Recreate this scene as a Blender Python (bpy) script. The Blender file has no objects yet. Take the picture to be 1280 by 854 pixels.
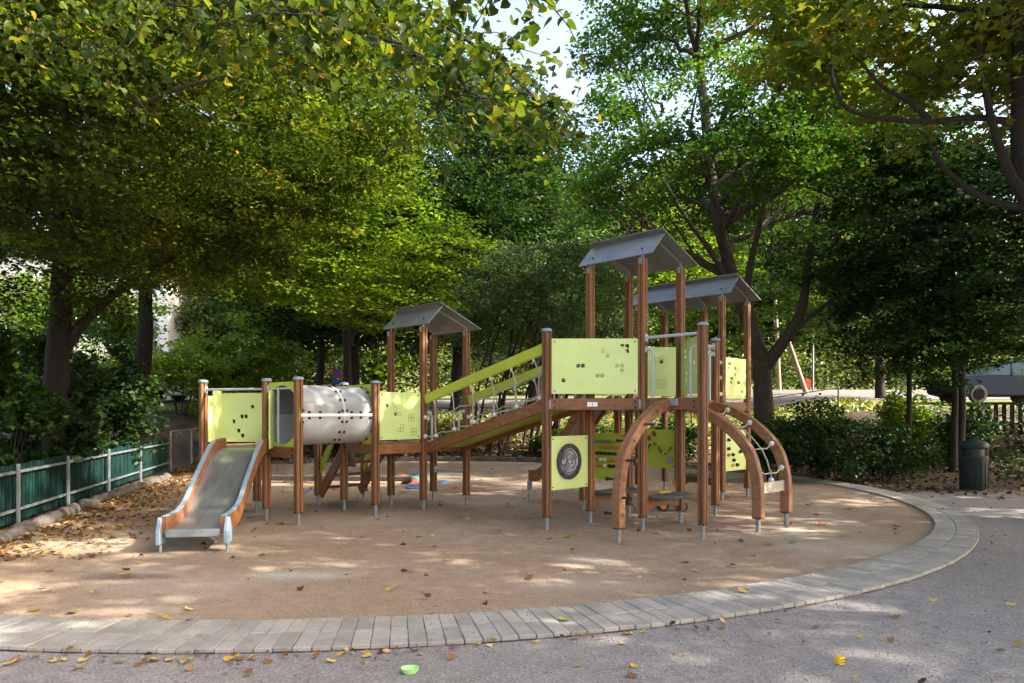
import bpy, bmesh, math, random
import numpy as np
from mathutils import Vector, Matrix

R = math.radians
rng = random.Random(11)
scene = bpy.context.scene
col = scene.collection

# ---------------------------------------------------------------- camera, sky, sun, exposure
cam_d = bpy.data.cameras.new("camera")
cam = bpy.data.objects.new("camera", cam_d)
col.objects.link(cam)
cam.location = (0, 0, 1.4)
cam.rotation_euler = (R(90), 0, 0)
cam_d.sensor_width = 36
cam_d.lens = 905 / 1280 * 36
cam_d.shift_y = 89 / 1280
cam_d.clip_start = 0.05
cam_d.clip_end = 2000
scene.camera = cam

SUN_AZ = R(102)      # clockwise from +Y (the viewing direction): from the right
SUN_EL = R(37)
world = bpy.data.worlds.new("World")
scene.world = world
world.use_nodes = True
wn = world.node_tree
sky = wn.nodes.new("ShaderNodeTexSky")
sky.sky_type = 'NISHITA'
sky.sun_disc = False
sky.sun_elevation = SUN_EL
sky.sun_rotation = SUN_AZ
sky.air_density = 1.0
sky.dust_density = 4.0
sky.ozone_density = 0.6
wb = wn.nodes.new("ShaderNodeMixRGB"); wb.blend_type = 'MULTIPLY'; wb.inputs[0].default_value = 1
wb.inputs[2].default_value = (1.0, .955, .88, 1)      # the camera's white balance, set for open shade
wn.links.new(sky.outputs[0], wb.inputs[1])
wn.links.new(wb.outputs[0], wn.nodes["Background"].inputs[0])
wn.nodes["Background"].inputs[1].default_value = 0.15
sun_d = bpy.data.lights.new("sun", 'SUN')
sun_d.energy = 3.9
sun_d.angle = R(0.6)
sun_d.color = (1.0, 0.93, 0.82)
sun = bpy.data.objects.new("sun", sun_d)
col.objects.link(sun)
tosun = Vector((math.sin(SUN_AZ) * math.cos(SUN_EL), math.cos(SUN_AZ) * math.cos(SUN_EL), math.sin(SUN_EL)))
sun.rotation_euler = tosun.to_track_quat('Z', 'Y').to_euler()
sun.location = (20, -10, 25)
scene.view_settings.view_transform = 'Standard'
scene.view_settings.look = 'None'
scene.view_settings.exposure = 2.22
scene.view_settings.gamma = 1
scene.cycles.max_bounces = 7
scene.cycles.diffuse_bounces = 4
scene.cycles.glossy_bounces = 3
scene.cycles.transmission_bounces = 4
scene.cycles.transparent_max_bounces = 6
scene.cycles.use_denoising = True

# ---------------------------------------------------------------- materials
def nodes_of(name):
    m = bpy.data.materials.new(name)
    m.use_nodes = True
    return m, m.node_tree.nodes, m.node_tree.links, m.node_tree.nodes["Principled BSDF"]

def mat(name, c, rough=.55, var=.18, scale=6., stretch=(1, 1, 1), bump=.0, bscale=40., metal=0., coat=0., dirt=None, dirtamt=.0, spec=.5, objvar=0.):
    m, N, L, P = nodes_of(name)
    tc = N.new("ShaderNodeTexCoord")
    mp = N.new("ShaderNodeMapping"); mp.inputs[3].default_value = stretch
    L.new(tc.outputs["Object"], mp.inputs[0])
    no = N.new("ShaderNodeTexNoise"); no.inputs["Scale"].default_value = scale; no.inputs["Detail"].default_value = 6
    L.new(mp.outputs[0], no.inputs[0])
    rp = N.new("ShaderNodeValToRGB")
    rp.color_ramp.elements[0].position = .3; rp.color_ramp.elements[1].position = .7
    rp.color_ramp.elements[0].color = tuple(x * (1 - var) for x in c) + (1,)
    rp.color_ramp.elements[1].color = tuple(min(1, x * (1 + var)) for x in c) + (1,)
    L.new(no.outputs[0], rp.inputs[0])
    out = rp.outputs[0]
    if dirt:
        n2 = N.new("ShaderNodeTexNoise"); n2.inputs["Scale"].default_value = scale * .45; n2.inputs["Detail"].default_value = 8; n2.inputs["Roughness"].default_value = .7
        L.new(tc.outputs["Object"], n2.inputs[0])
        r2 = N.new("ShaderNodeValToRGB"); r2.color_ramp.elements[0].position = .48; r2.color_ramp.elements[1].position = .75
        r2.color_ramp.elements[1].color = (dirtamt,) * 3 + (1,)
        r2.color_ramp.elements[0].color = (0, 0, 0, 1)
        L.new(n2.outputs[0], r2.inputs[0])
        mx = N.new("ShaderNodeMixRGB"); mx.inputs[2].default_value = tuple(dirt) + (1,)
        L.new(r2.outputs[0], mx.inputs[0]); L.new(out, mx.inputs[1]); out = mx.outputs[0]
    if objvar:      # boards of one kind differ a little in tone
        oi = N.new("ShaderNodeObjectInfo")
        mr = N.new("ShaderNodeMapRange"); mr.inputs[3].default_value = 1 - objvar; mr.inputs[4].default_value = 1 + objvar
        L.new(oi.outputs["Random"], mr.inputs[0])
        hv = N.new("ShaderNodeHueSaturation"); L.new(mr.outputs[0], hv.inputs["Value"]); L.new(out, hv.inputs["Color"]); out = hv.outputs[0]
    L.new(out, P.inputs["Base Color"])
    P.inputs["Roughness"].default_value = rough
    P.inputs["Metallic"].default_value = metal
    P.inputs["Specular IOR Level"].default_value = spec
    if coat:
        P.inputs["Coat Weight"].default_value = coat
        P.inputs["Coat Roughness"].default_value = .3
    if bump:
        n3 = N.new("ShaderNodeTexNoise"); n3.inputs["Scale"].default_value = bscale; n3.inputs["Detail"].default_value = 5
        L.new(mp.outputs[0], n3.inputs[0])
        b = N.new("ShaderNodeBump"); b.inputs["Strength"].default_value = bump; b.inputs["Distance"].default_value = .02
        L.new(n3.outputs[0], b.inputs["Height"]); L.new(b.outputs[0], P.inputs["Normal"])
    return m

def leaf_mat(name, stops, trans=.45, tint=(1.0, 1.15, .45), rough=.45):
    """leaf colour picked per leaf from a ramp by the random attribute rnd; thin leaves let light through"""
    m, N, L, P = nodes_of(name)
    at = N.new("ShaderNodeAttribute"); at.attribute_name = "rnd"
    oi = N.new("ShaderNodeObjectInfo")
    rp = N.new("ShaderNodeValToRGB")
    while len(rp.color_ramp.elements) < len(stops):
        rp.color_ramp.elements.new(.5)
    for e, (p, c) in zip(rp.color_ramp.elements, stops):
        e.position = p; e.color = tuple(c) + (1,)
    L.new(at.outputs["Fac"], rp.inputs[0])
    L.new(rp.outputs[0], P.inputs["Base Color"])
    P.inputs["Roughness"].default_value = rough
    P.inputs["Specular IOR Level"].default_value = .35
    tr = N.new("ShaderNodeBsdfTranslucent")
    ml = N.new("ShaderNodeMixRGB"); ml.blend_type = 'MULTIPLY'; ml.inputs[0].default_value = 1
    ml.inputs[2].default_value = tuple(tint) + (1,)
    L.new(rp.outputs[0], ml.inputs[1]); L.new(ml.outputs[0], tr.inputs[0])
    mx = N.new("ShaderNodeMixShader"); mx.inputs[0].default_value = trans
    L.new(P.outputs[0], mx.inputs[1]); L.new(tr.outputs[0], mx.inputs[2])
    L.new(mx.outputs[0], N["Material Output"].inputs[0])
    return m

M = {}
M['post'] = mat("oiled_pine_brown", (.20, .078, .025), .55, .38, 9, (5, 5, .3), .3, 30, dirt=(.13, .075, .045), dirtamt=.5, objvar=.2)
M['beam'] = mat("brown_beam", (.215, .08, .027), .55, .34, 9, (1.2, 1.2, 3), .2, 30, dirt=(.14, .075, .04), dirtamt=.5, objvar=.18)
M['arch'] = mat("laminated_brown_wood", (.23, .095, .038), .55, .34, 8, (2, 2, 2), .2, 40, dirt=(.33, .19, .105), dirtamt=.45)
M['lime'] = mat("pale_lime_panel", (.60, .715, .255), .38, .06, 3, dirt=(.50, .56, .29), dirtamt=.5)
M['green'] = mat("yellow_green_board", (.42, .49, .025), .42, .07, 4, dirt=(.33, .36, .03), dirtamt=.3)
M['rim'] = mat("engraved_rim", (.30, .34, .05), .6, .1)
M['steel'] = mat("galvanised_steel", (.24, .26, .275), .45, .18, 14, metal=.35, bump=.05)
M['greyblue'] = mat("grey_blue_cap", (.19, .26, .32), .45, .12, 12)
M['tube'] = mat("pale_grey_painted_tube", (.40, .435, .465), .4, .07, 10)
M['black'] = mat("black_plastic", (.016, .016, .018), .45, .2)
M['roof'] = mat("grey_metal_roof_sheet", (.165, .174, .182), .45, .2, 3, (1, 1, 1), .08, 14, metal=.2, dirt=(.22, .23, .235), dirtamt=.5)
M['slide'] = mat("brushed_stainless_steel", (.36, .395, .41), .4, .18, 4, (6, 1, 1), .06, 25, metal=.8, dirt=(.44, .46, .42), dirtamt=.5)
M['tun_up'] = mat("grey_translucent_tunnel_shell", (.25, .255, .25), .3, .14, 2.5, (1, 1, 1), coat=.15)
M['tun_lo'] = mat("white_tunnel_shell", (.47, .48, .48), .38, .08, 3, dirt=(.33, .32, .30), dirtamt=.5, coat=.1)
M['rope'] = mat("grey_beige_rope", (.40, .36, .29), .85, .2, 90, bump=.4, bscale=160)
M['ball'] = mat("pale_grey_plastic", (.56, .55, .52), .4, .1, 10)
M['deck'] = mat("weathered_deck_board", (.34, .25, .15), .7, .25, 8, (5, 1, 1), .2, 30)
M['plank'] = mat("weathered_grey_plank", (.45, .40, .32), .75, .25, 8, (1, 6, 6), .3, 40)
M['white'] = mat("white_plate", (.78, .78, .77), .4, .04)
M['dark'] = mat("dark_grey_plastic", (.030, .036, .048), .45, .15, spec=.3)
M['silver'] = mat("silver_disc", (.30, .33, .36), .4, .12, metal=.3)
M['rubber'] = mat("grey_green_rubber_seat", (.08, .09, .08), .8, .2, 20)
M['orange'] = mat("orange_plastic", (.62, .20, .03), .4, .08)
M['yellow'] = mat("yellow_plastic", (.78, .50, .02), .4, .06)
M['cyan'] = mat("turquoise_plastic", (.08, .45, .55), .4, .06)
M['bluep'] = mat("blue_plastic", (.03, .20, .50), .45, .08)
M['bluedome'] = mat("worn_blue_rubber", (.03, .19, .40), .75, .2, 14, dirt=(.2, .28, .33), dirtamt=.4)
M['reddome'] = mat("worn_red_rubber", (.42, .07, .06), .75, .2, 14, dirt=(.42, .25, .2), dirtamt=.4)
M['greendome'] = mat("worn_green_rubber", (.10, .22, .14), .75, .2, 14, dirt=(.25, .3, .22), dirtamt=.4)
M['redp'] = mat("dull_red_plastic", (.30, .06, .03), .45, .1)
M['palegreen'] = mat("pale_green_plastic", (.38, .70, .22), .35, .05)
M['fencegreen'] = mat("dark_green_painted_board", (.002, .022, .0185), .6, .3, 5, (3, 3, .6), .1, 30, spec=.2, objvar=.35)
M['paver'] = None
M['bark'] = mat("dark_bark", (.020, .015, .011), .9, .45, 9, (3, 3, .8), .9, 18)
M['bark_light'] = mat("brown_grey_bark", (.06, .044, .032), .9, .4, 9, (3, 3, .8), .9, 18)
M['timber'] = mat("weathered_dark_log", (.085, .072, .062), .9, .35, 5, (1, 1, 1), .5, 20)
M['bin'] = mat("dark_green_grey_bin", (.018, .028, .027), .5, .12, 6, spec=.25)
M['facade'] = mat("pale_render", (.70, .66, .60), .85, .06, 1, bump=.1)
M['glass'] = mat("window_glass", (.10, .14, .18), .08, .1, spec=.8)
M['carpaint'] = mat("dark_blue_car_paint", (.008, .012, .022), .5, .05, spec=.06)
M['carglass'] = mat("car_glass", (.03, .055, .08), .2, .05, spec=.15)
M['picket'] = mat('black_stained_wood', (.005, .005, .005), .9, .3, 8, (3, 3, .5), spec=.03, objvar=.3)
M['tyre'] = mat("black_tyre", (.02, .02, .02), .85, .1)
M['concrete'] = mat("grey_concrete", (.36, .35, .33), .85, .15, 4, bump=.2)
M['paint_red'] = mat("sign_red", (.50, .02, .015), .4, .04)
M['paint_blue'] = mat("sign_blue", (.02, .10, .42), .4, .04)
M['pole'] = mat("weathered_wood_pole", (.30, .22, .16), .8, .3, 5, (3, 3, .5), .3, 20)

# leaves
G = lambda a, b, c: (a, b, c)
M['lf_lime'] = leaf_mat("lime_leaf", [(0, (.014, .034, .004)), (.45, (.036, .066, .006)), (.90, (.12, .15, .013)), (.95, (.40, .25, .012)), (1, (.45, .20, .015))], .52, (1.6, 1.5, .45))
M['lf_mid'] = leaf_mat("maple_leaf_green", [(0, (.024, .062, .012)), (.5, (.048, .105, .016)), (.92, (.09, .155, .02)), (.97, (.26, .17, .02)), (1, (.30, .10, .015))], .42, (1.4, 1.5, .4))
M['lf_dark'] = leaf_mat("dark_green_leaf", [(0, (.010, .028, .008)), (.6, (.021, .050, .010)), (1, (.045, .085, .015))], .4, (1.3, 1.5, .45))
M['lf_grey'] = leaf_mat("grey_green_leaf", [(0, (.06, .10, .045)), (.6, (.09, .14, .055)), (1, (.13, .18, .06))], .35, (1.3, 1.4, .5))
M['lf_bright'] = leaf_mat("bright_yellow_green_leaf", [(0, (.08, .15, .015)), (.6, (.14, .22, .025)), (.93, (.20, .26, .03)), (1, (.34, .22, .02))], .5, (1.5, 1.5, .4))
M['lf_autumn'] = leaf_mat("yellowing_maple_leaf", [(0, (.06, .11, .012)), (.5, (.11, .165, .018)), (.85, (.19, .20, .02)), (1, (.30, .18, .02))], .5, (1.4, 1.2, .4))
M['lf_far'] = leaf_mat("far_leaf", [(0, (.06, .10, .03)), (.6, (.10, .15, .04)), (.93, (.16, .18, .05)), (1, (.28, .16, .05))], .4, (1.3, 1.3, .5))
M['litter'] = leaf_mat("dry_fallen_leaf", [(0, (.06, .03, .014)), (.35, (.15, .07, .025)), (.72, (.27, .14, .04)), (.9, (.42, .26, .06)), (1, (.55, .40, .12))], .15, (1, 1, .7), .7)
M['fl_yellow'] = leaf_mat("fallen_leaf_yellow", [(0, (.48, .30, .05)), (1, (.62, .45, .14))], .15, (1, 1, .7), .6)
M['fl_brown'] = leaf_mat("fallen_leaf_brown", [(0, (.14, .07, .025)), (1, (.34, .17, .06))], .1, (1, 1, .7), .7)
M['fl_green'] = leaf_mat("fallen_leaf_green", [(0, (.13, .20, .05)), (1, (.24, .30, .07))], .15, (1, 1, .7), .6)
M['fl_red'] = leaf_mat("fallen_leaf_red", [(0, (.42, .10, .03)), (1, (.42, .10, .03))], .15, (1, 1, .7), .6)

def ground_mat(name, base, alt, speck_dark, speck_light, patch=None, soil=False, sc=1., wear_shade_marks=()):
    m, N, L, P = nodes_of(name)
    geo = N.new("ShaderNodeNewGeometry")
    pos = geo.outputs["Position"]
    def noise(s, d=6, r=.6):
        n = N.new("ShaderNodeTexNoise"); n.inputs["Scale"].default_value = s; n.inputs["Detail"].default_value = d; n.inputs["Roughness"].default_value = r
        L.new(pos, n.inputs[0]); return n.outputs[0]
    def ramp(src, a, b, ca=(0, 0, 0), cb=(1, 1, 1)):
        r = N.new("ShaderNodeValToRGB"); r.color_ramp.elements[0].position = a; r.color_ramp.elements[1].position = b
        r.color_ramp.elements[0].color = tuple(ca) + (1,); r.color_ramp.elements[1].color = tuple(cb) + (1,)
        L.new(src, r.inputs[0]); return r.outputs[0]
    def mix(f, a, b, mode='MIX'):
        x = N.new("ShaderNodeMixRGB"); x.blend_type = mode
        for i, v in enumerate((f, a, b)):
            if isinstance(v, (int, float)): x.inputs[i].default_value = v
            elif isinstance(v, tuple): x.inputs[i].default_value = v + (1,)
            else: L.new(v, x.inputs[i])
        return x.outputs[0]
    c = ramp(noise(.55 * sc, 5), .35, .65, base, alt)
    c = mix(ramp(noise(7, 4), .4, .62, (0, 0, 0), (.55,) * 3), c, tuple(x * .8 for x in base))
    if patch:
        c = mix(ramp(noise(.42, 6, .6), .53, .66, (0, 0, 0), (.9,) * 3), c, patch)
        c = mix(ramp(noise(.3, 6, .65), .32, .44, (.5,) * 3, (0, 0, 0)), c, tuple(x * .74 for x in base))
        c = mix(ramp(noise(.9, 7, .75), .62, .7, (0, 0, 0), (.45,) * 3), c, tuple(x * .55 for x in base))
    for (x0, y0, rx_, ry_, mc, st) in wear_shade_marks:
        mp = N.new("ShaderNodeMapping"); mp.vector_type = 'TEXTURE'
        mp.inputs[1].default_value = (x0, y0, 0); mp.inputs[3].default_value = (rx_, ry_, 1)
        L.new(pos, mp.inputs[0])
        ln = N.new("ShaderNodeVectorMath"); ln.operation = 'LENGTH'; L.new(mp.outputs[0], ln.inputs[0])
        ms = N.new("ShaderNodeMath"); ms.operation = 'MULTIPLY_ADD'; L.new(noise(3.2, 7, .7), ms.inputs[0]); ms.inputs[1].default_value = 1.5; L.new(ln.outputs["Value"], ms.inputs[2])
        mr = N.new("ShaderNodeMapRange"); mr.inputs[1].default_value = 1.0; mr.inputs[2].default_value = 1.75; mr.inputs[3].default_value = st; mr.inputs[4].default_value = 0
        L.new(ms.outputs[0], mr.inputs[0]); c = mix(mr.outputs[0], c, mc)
    v = N.new("ShaderNodeTexVoronoi"); v.inputs["Scale"].default_value = 105 * sc; L.new(pos, v.inputs[0])
    sep = N.new("ShaderNodeSeparateColor"); L.new(v.outputs["Color"], sep.inputs[0])
    c = mix(ramp(sep.outputs[0], .78, .9, (0, 0, 0), (.55,) * 3), c, speck_dark)
    c = mix(ramp(sep.outputs[1], .80, .93, (0, 0, 0), (.5,) * 3), c, speck_light)
    if soil:
        s3 = N.new("ShaderNodeSeparateXYZ"); L.new(pos, s3.inputs[0])
        n = noise(.8, 5)
        # soil begins beyond the gravel: a line across the place, roughened by noise
        def lin(ax, ay, off, k=1.6):
            a = N.new("ShaderNodeMath"); a.operation = 'MULTIPLY_ADD'; L.new(s3.outputs[0], a.inputs[0]); a.inputs[1].default_value = ax; a.inputs[2].default_value = off
            b = N.new("ShaderNodeMath"); b.operation = 'MULTIPLY_ADD'; L.new(s3.outputs[1], b.inputs[0]); b.inputs[1].default_value = ay; L.new(a.outputs[0], b.inputs[2])
            d = N.new("ShaderNodeMath"); d.operation = 'MULTIPLY_ADD'; L.new(n, d.inputs[0]); d.inputs[1].default_value = k; L.new(b.outputs[0], d.inputs[2])
            return d.outputs[0]
        soilc = ramp(noise(2.2, 7, .7), .3, .75, (.045, .032, .022), (.12, .08, .05))
        soilc = mix(ramp(noise(9, 4, .7), .55, .7, (0, 0, 0), (.8,) * 3), soilc, (.20, .11, .045))
        c = mix(ramp(lin(0, .9, -11.6), .3, 1.0), c, soilc)
        grass = ramp(noise(3.5, 6, .7), .3, .7, (.05, .085, .02), (.26, .24, .07))
        c = mix(ramp(lin(0, .6, -15.0, 2.5), .3, 1.2), c, grass)
    L.new(c, P.inputs["Base Color"])
    P.inputs["Roughness"].default_value = .9
    P.inputs["Specular IOR Level"].default_value = .25
    ad = N.new("ShaderNodeMath"); ad.operation = 'MULTIPLY_ADD'
    L.new(noise(55 * sc, 4, .7), ad.inputs[0]); ad.inputs[1].default_value = .6
    L.new(v.outputs["Distance"], ad.inputs[2])
    b = N.new("ShaderNodeBump"); b.inputs["Strength"].default_value = .55; b.inputs["Distance"].default_value = .012
    L.new(ad.outputs[0], b.inputs["Height"])
    b2 = N.new("ShaderNodeBump"); b2.inputs["Strength"].default_value = .35; b2.inputs["Distance"].default_value = .05
    L.new(noise(4.5, 5), b2.inputs["Height"]); L.new(b.outputs[0], b2.inputs["Normal"])
    L.new(b2.outputs[0], P.inputs["Normal"])
    return m

M['gravel'] = ground_mat("grey_crushed_gravel", (.24, .212, .198), (.31, .277, .258), (.10, .09, .10), (.46, .43, .42), soil=True)
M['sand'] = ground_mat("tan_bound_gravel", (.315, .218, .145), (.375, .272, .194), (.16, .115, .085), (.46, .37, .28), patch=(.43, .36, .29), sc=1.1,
    wear_shade_marks=[(-3.25, 6.15, .45, .22, (.10, .085, .075), .8), (-1.85, 6.2, .62, .26, (.45, .41, .35), .85), (-2.75, 8.1, .65, .35, (.44, .38, .31), .7), (-2.9, 6.75, .7, .4, (.23, .16, .11), .6),
           (1.6, 9.3, 1.7, .9, (.24, .18, .14), .55), (2.2, 8.2, 1.2, .3, (.47, .39, .31), .6), (.6, 5.9, .9, .35, (.45, .37, .29), .5), (-.6, 10.6, 1.5, .5, (.22, .165, .125), .55), (3.6, 8.6, .8, .4, (.45, .36, .27), .5), (-2.3, 10.6, 1.0, .6, (.2, .15, .115), .6)])  # dark ovals below tower, ramp and tunnel are ground shade painted into the sand
M['road'] = ground_mat("grey_asphalt", (.15, .14, .132), (.19, .178, .17), (.11, .10, .10), (.22, .21, .2), sc=.5)
M['soil'] = ground_mat("dark_soil_with_debris", (.055, .038, .026), (.13, .085, .05), (.03, .022, .016), (.30, .17, .06), sc=.7)

def paver_mat():
    m, N, L, P = nodes_of("grey_concrete_paver")
    oi = N.new("ShaderNodeObjectInfo")
    rp = N.new("ShaderNodeValToRGB")
    rp.color_ramp.elements[0].color = (.29, .268, .245, 1); rp.color_ramp.elements[1].color = (.395, .36, .322, 1)
    L.new(oi.outputs["Random"], rp.inputs[0])
    geo = N.new("ShaderNodeNewGeometry")
    n = N.new("ShaderNodeTexNoise"); n.inputs["Scale"].default_value = 5; n.inputs["Detail"].default_value = 9; n.inputs["Roughness"].default_value = .75
    L.new(geo.outputs["Position"], n.inputs[0])
    r2 = N.new("ShaderNodeValToRGB"); r2.color_ramp.elements[0].position = .35; r2.color_ramp.elements[1].position = .68
    r2.color_ramp.elements[0].color = (.72, .70, .66, 1); r2.color_ramp.elements[1].color = (1.08, 1.08, 1.08, 1)
    L.new(n.outputs[0], r2.inputs[0])
    mx = N.new("ShaderNodeMixRGB"); mx.blend_type = 'MULTIPLY'; mx.inputs[0].default_value = 1
    L.new(rp.outputs[0], mx.inputs[1]); L.new(r2.outputs[0], mx.inputs[2]); L.new(mx.outputs[0], P.inputs["Base Color"])
    P.inputs["Roughness"].default_value = .88
    n2 = N.new("ShaderNodeTexNoise"); n2.inputs["Scale"].default_value = 120; L.new(geo.outputs["Position"], n2.inputs[0])
    b = N.new("ShaderNodeBump"); b.inputs["Strength"].default_value = .25; b.inputs["Distance"].default_value = .006
    L.new(n2.outputs[0], b.inputs["Height"]); L.new(b.outputs[0], P.inputs["Normal"])
    return m
M['paver'] = paver_mat()

# ---------------------------------------------------------------- object helpers
WORLD = {}
def wloc(o):
    return WORLD.get(o.name, Vector((0, 0, 0)))

def tag(o, label=None, cat=None, group=None, kind=None):
    if label: o['label'] = label
    if cat: o['category'] = cat
    if group: o['group'] = group
    if kind: o['kind'] = kind
    return o

def link(name, data, loc, parent=None, rot=(0, 0, 0), scale=None):
    o = bpy.data.objects.new(name, data)
    col.objects.link(o)
    loc = Vector(loc)
    if parent is not None:
        o.parent = parent
        o.location = loc - wloc(parent)
    else:
        o.location = loc
    o.rotation_euler = rot
    if scale is not None: o.scale = scale
    WORLD[o.name] = loc
    return o

def thing(name, loc, label, cat, group=None, kind=None):
    return tag(link(name, None, loc), label, cat, group, kind)

class MB:
    """collects boxes, bars and tubes in world coordinates; build() links them as ONE mesh object"""
    def __init__(s): s.v = []; s.f = []
    def add(s, vs, fs):
        b = len(s.v); s.v += [tuple(map(float, p)) for p in vs]; s.f += [tuple(b + i for i in f) for f in fs]; return s
    def hexa(s, p):      # p: 8 corners, bottom 4 then top 4 counter-clockwise
        return s.add(p, [(3, 2, 1, 0), (4, 5, 6, 7), (0, 1, 5, 4), (1, 2, 6, 5), (2, 3, 7, 6), (3, 0, 4, 7)])
    def box(s, c, sx, sy, sz, ang=0.):
        c = Vector(c); a = Vector((math.cos(ang), math.sin(ang), 0)); b = Vector((-math.sin(ang), math.cos(ang), 0)); u = Vector((0, 0, 1))
        return s.hexa([c + a * x * sx / 2 + b * y * sy / 2 + u * z * sz / 2 for z in (-1, 1) for x, y in ((-1, -1), (1, -1), (1, 1), (-1, 1))])
    def bar(s, p0, p1, w, h, up=(0, 0, 1)):   # rectangular bar from p0 to p1, w sideways, h along up
        p0, p1, up = Vector(p0), Vector(p1), Vector(up)
        d = (p1 - p0).normalized(); a = d.cross(up)
        if a.length < 1e-4: a = d.cross(Vector((1, 0, 0)))
        a.normalize(); n = a.cross(d)
        return s.hexa([q + a * x * w / 2 + n * z * h / 2 for q, in ((p0,), (p1,)) for x, z in ((-1, -1), (1, -1), (1, 1), (-1, 1))])
    def tube(s, pts, r, n=8, cap=True):
        pts = [Vector(p) for p in pts]
        rs = r if isinstance(r, (list, tuple)) else [r] * len(pts)
        b = len(s.v); prev = None
        for i, p in enumerate(pts):
            d = (pts[min(i + 1, len(pts) - 1)] - pts[max(i - 1, 0)])
            d = d.normalized() if d.length > 1e-9 else Vector((0, 0, 1))
            if prev is None:
                a = d.orthogonal().normalized()
            else:
                a = prev - d * prev.dot(d)
                a = a.normalized() if a.length > 1e-6 else d.orthogonal().normalized()
            prev = a; c = d.cross(a)
            for k in range(n):
                t = 2 * math.pi * k / n
                q = p + (a * math.cos(t) + c * math.sin(t)) * rs[i]
                s.v.append((q.x, q.y, q.z))
        for i in range(len(pts) - 1):
            for k in range(n):
                s.f.append((b + i * n + k, b + i * n + (k + 1) % n, b + (i + 1) * n + (k + 1) % n, b + (i + 1) * n + k))
        if cap:
            s.f.append(tuple(b + k for k in reversed(range(n)))); e = b + (len(pts) - 1) * n
            s.f.append(tuple(e + k for k in range(n)))
        return s
    def prism(s, prof, o, ax, ay, az, z0, z1):    # closed 2-D profile swept along az
        o, ax, ay, az = map(Vector, (o, ax, ay, az)); n = len(prof)
        vs = [o + ax * x + ay * y + az * z for z in (z0, z1) for x, y in prof]
        fs = [(i, (i + 1) % n, n + (i + 1) % n, n + i) for i in range(n)] + [tuple(reversed(range(n))), tuple(range(n, 2 * n))]
        return s.add(vs, fs)
    def ball(s, c, r, nu=10, nv=6, sz=1., z0=-1.):
        c = Vector(c); rows = []
        vs = []; fs = []
        t0 = math.asin(max(-1, z0)); 
        for j in range(nv + 1):
            t = t0 + (math.pi / 2 - t0) * j / nv
            for i in range(nu):
                a = 2 * math.pi * i / nu
                vs.append(c + Vector((r * math.cos(t) * math.cos(a), r * math.cos(t) * math.sin(a), r * sz * math.sin(t))))
        for j in range(nv):
            for i in range(nu):
                fs.append((j * nu + i, j * nu + (i + 1) % nu, (j + 1) * nu + (i + 1) % nu, (j + 1) * nu + i))
        fs.append(tuple(reversed(range(nu))))
        return s.add(vs, fs)
    def build(s, name, m, parent=None, bevel=0., smooth=False, origin=None, seg=1):
        vs = np.array(s.v)
        if origin is None:
            lo, hi = vs.min(0), vs.max(0)
            origin = Vector(((lo[0] + hi[0]) / 2, (lo[1] + hi[1]) / 2, lo[2]))
        origin = Vector(origin)
        me = bpy.data.meshes.new(name)
        me.from_pydata([tuple(p) for p in (vs - np.array(origin))], [], s.f)
        bm = bmesh.new(); bm.from_mesh(me)
        bmesh.ops.remove_doubles(bm, verts=bm.verts, dist=1e-6)
        bmesh.ops.recalc_face_normals(bm, faces=bm.faces)
        if bevel:
            es = [e for e in bm.edges if len(e.link_faces) == 2 and e.calc_face_angle(0) > .5]
            bmesh.ops.bevel(bm, geom=es, offset=bevel, segments=seg, affect='EDGES', clamp_overlap=True)
        if smooth:
            for f in bm.faces: f.smooth = True
            for e in bm.edges:
                if len(e.link_faces) == 2 and e.calc_face_angle(0) > .7: e.smooth = False
        bm.to_mesh(me); bm.free()
        if m is not None: me.materials.append(m)
        return link(name, me, origin, parent)

def fast_mesh(name, verts, faces_flat, nper, rnd=None):
    """numpy mesh: every face has nper corners; rnd is one number per face"""
    me = bpy.data.meshes.new(name)
    nf = len(faces_flat) // nper
    me.vertices.add(len(verts)); me.vertices.foreach_set("co", np.ascontiguousarray(verts, np.float32).ravel())
    me.loops.add(nf * nper); me.loops.foreach_set("vertex_index", np.ascontiguousarray(faces_flat, np.int32))
    me.polygons.add(nf)
    me.polygons.foreach_set("loop_start", np.arange(0, nf * nper, nper, dtype=np.int32))
    if rnd is not None:
        at = me.attributes.new("rnd", 'FLOAT', 'FACE'); at.data.foreach_set("value", np.ascontiguousarray(rnd, np.float32))
    me.update(calc_edges=True)
    return me

# leaf templates: x across, y along the leaf, z fold
LEAF_Q = (np.array([(0, 0, 0), (-.36, .42, .13), (0, 1, -.04), (.36, .42, .13)]), np.array([(0, 2, 1), (0, 3, 2)]))
LEAF_H = (np.array([(0, 0, 0), (-.34, -.06, .08), (-.5, .26, .12), (-.34, .62, .07), (0, 1, -.08), (.34, .62, .07), (.5, .26, .12), (.34, -.06, .08), (0, .42, 0)]),
          np.array([(8, i, (i + 1) % 8) for i in range(8)]))
_mp = []
for i, (a, r) in enumerate([(-150, .22), (-118, .55), (-95, .3), (-62, .78), (-35, .38), (0, .95), (35, .38), (62, .78), (95, .3), (118, .55), (150, .22)]):
    _mp.append((r * math.sin(R(a)), .18 + r * math.cos(R(a)) * .85, .06 * math.cos(i * 2.4)))
LEAF_M = (np.array([(0, .18, 0)] + _mp), np.array([(0, i, i + 1) for i in range(1, 11)] + [(0, 11, 1)]))

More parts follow.
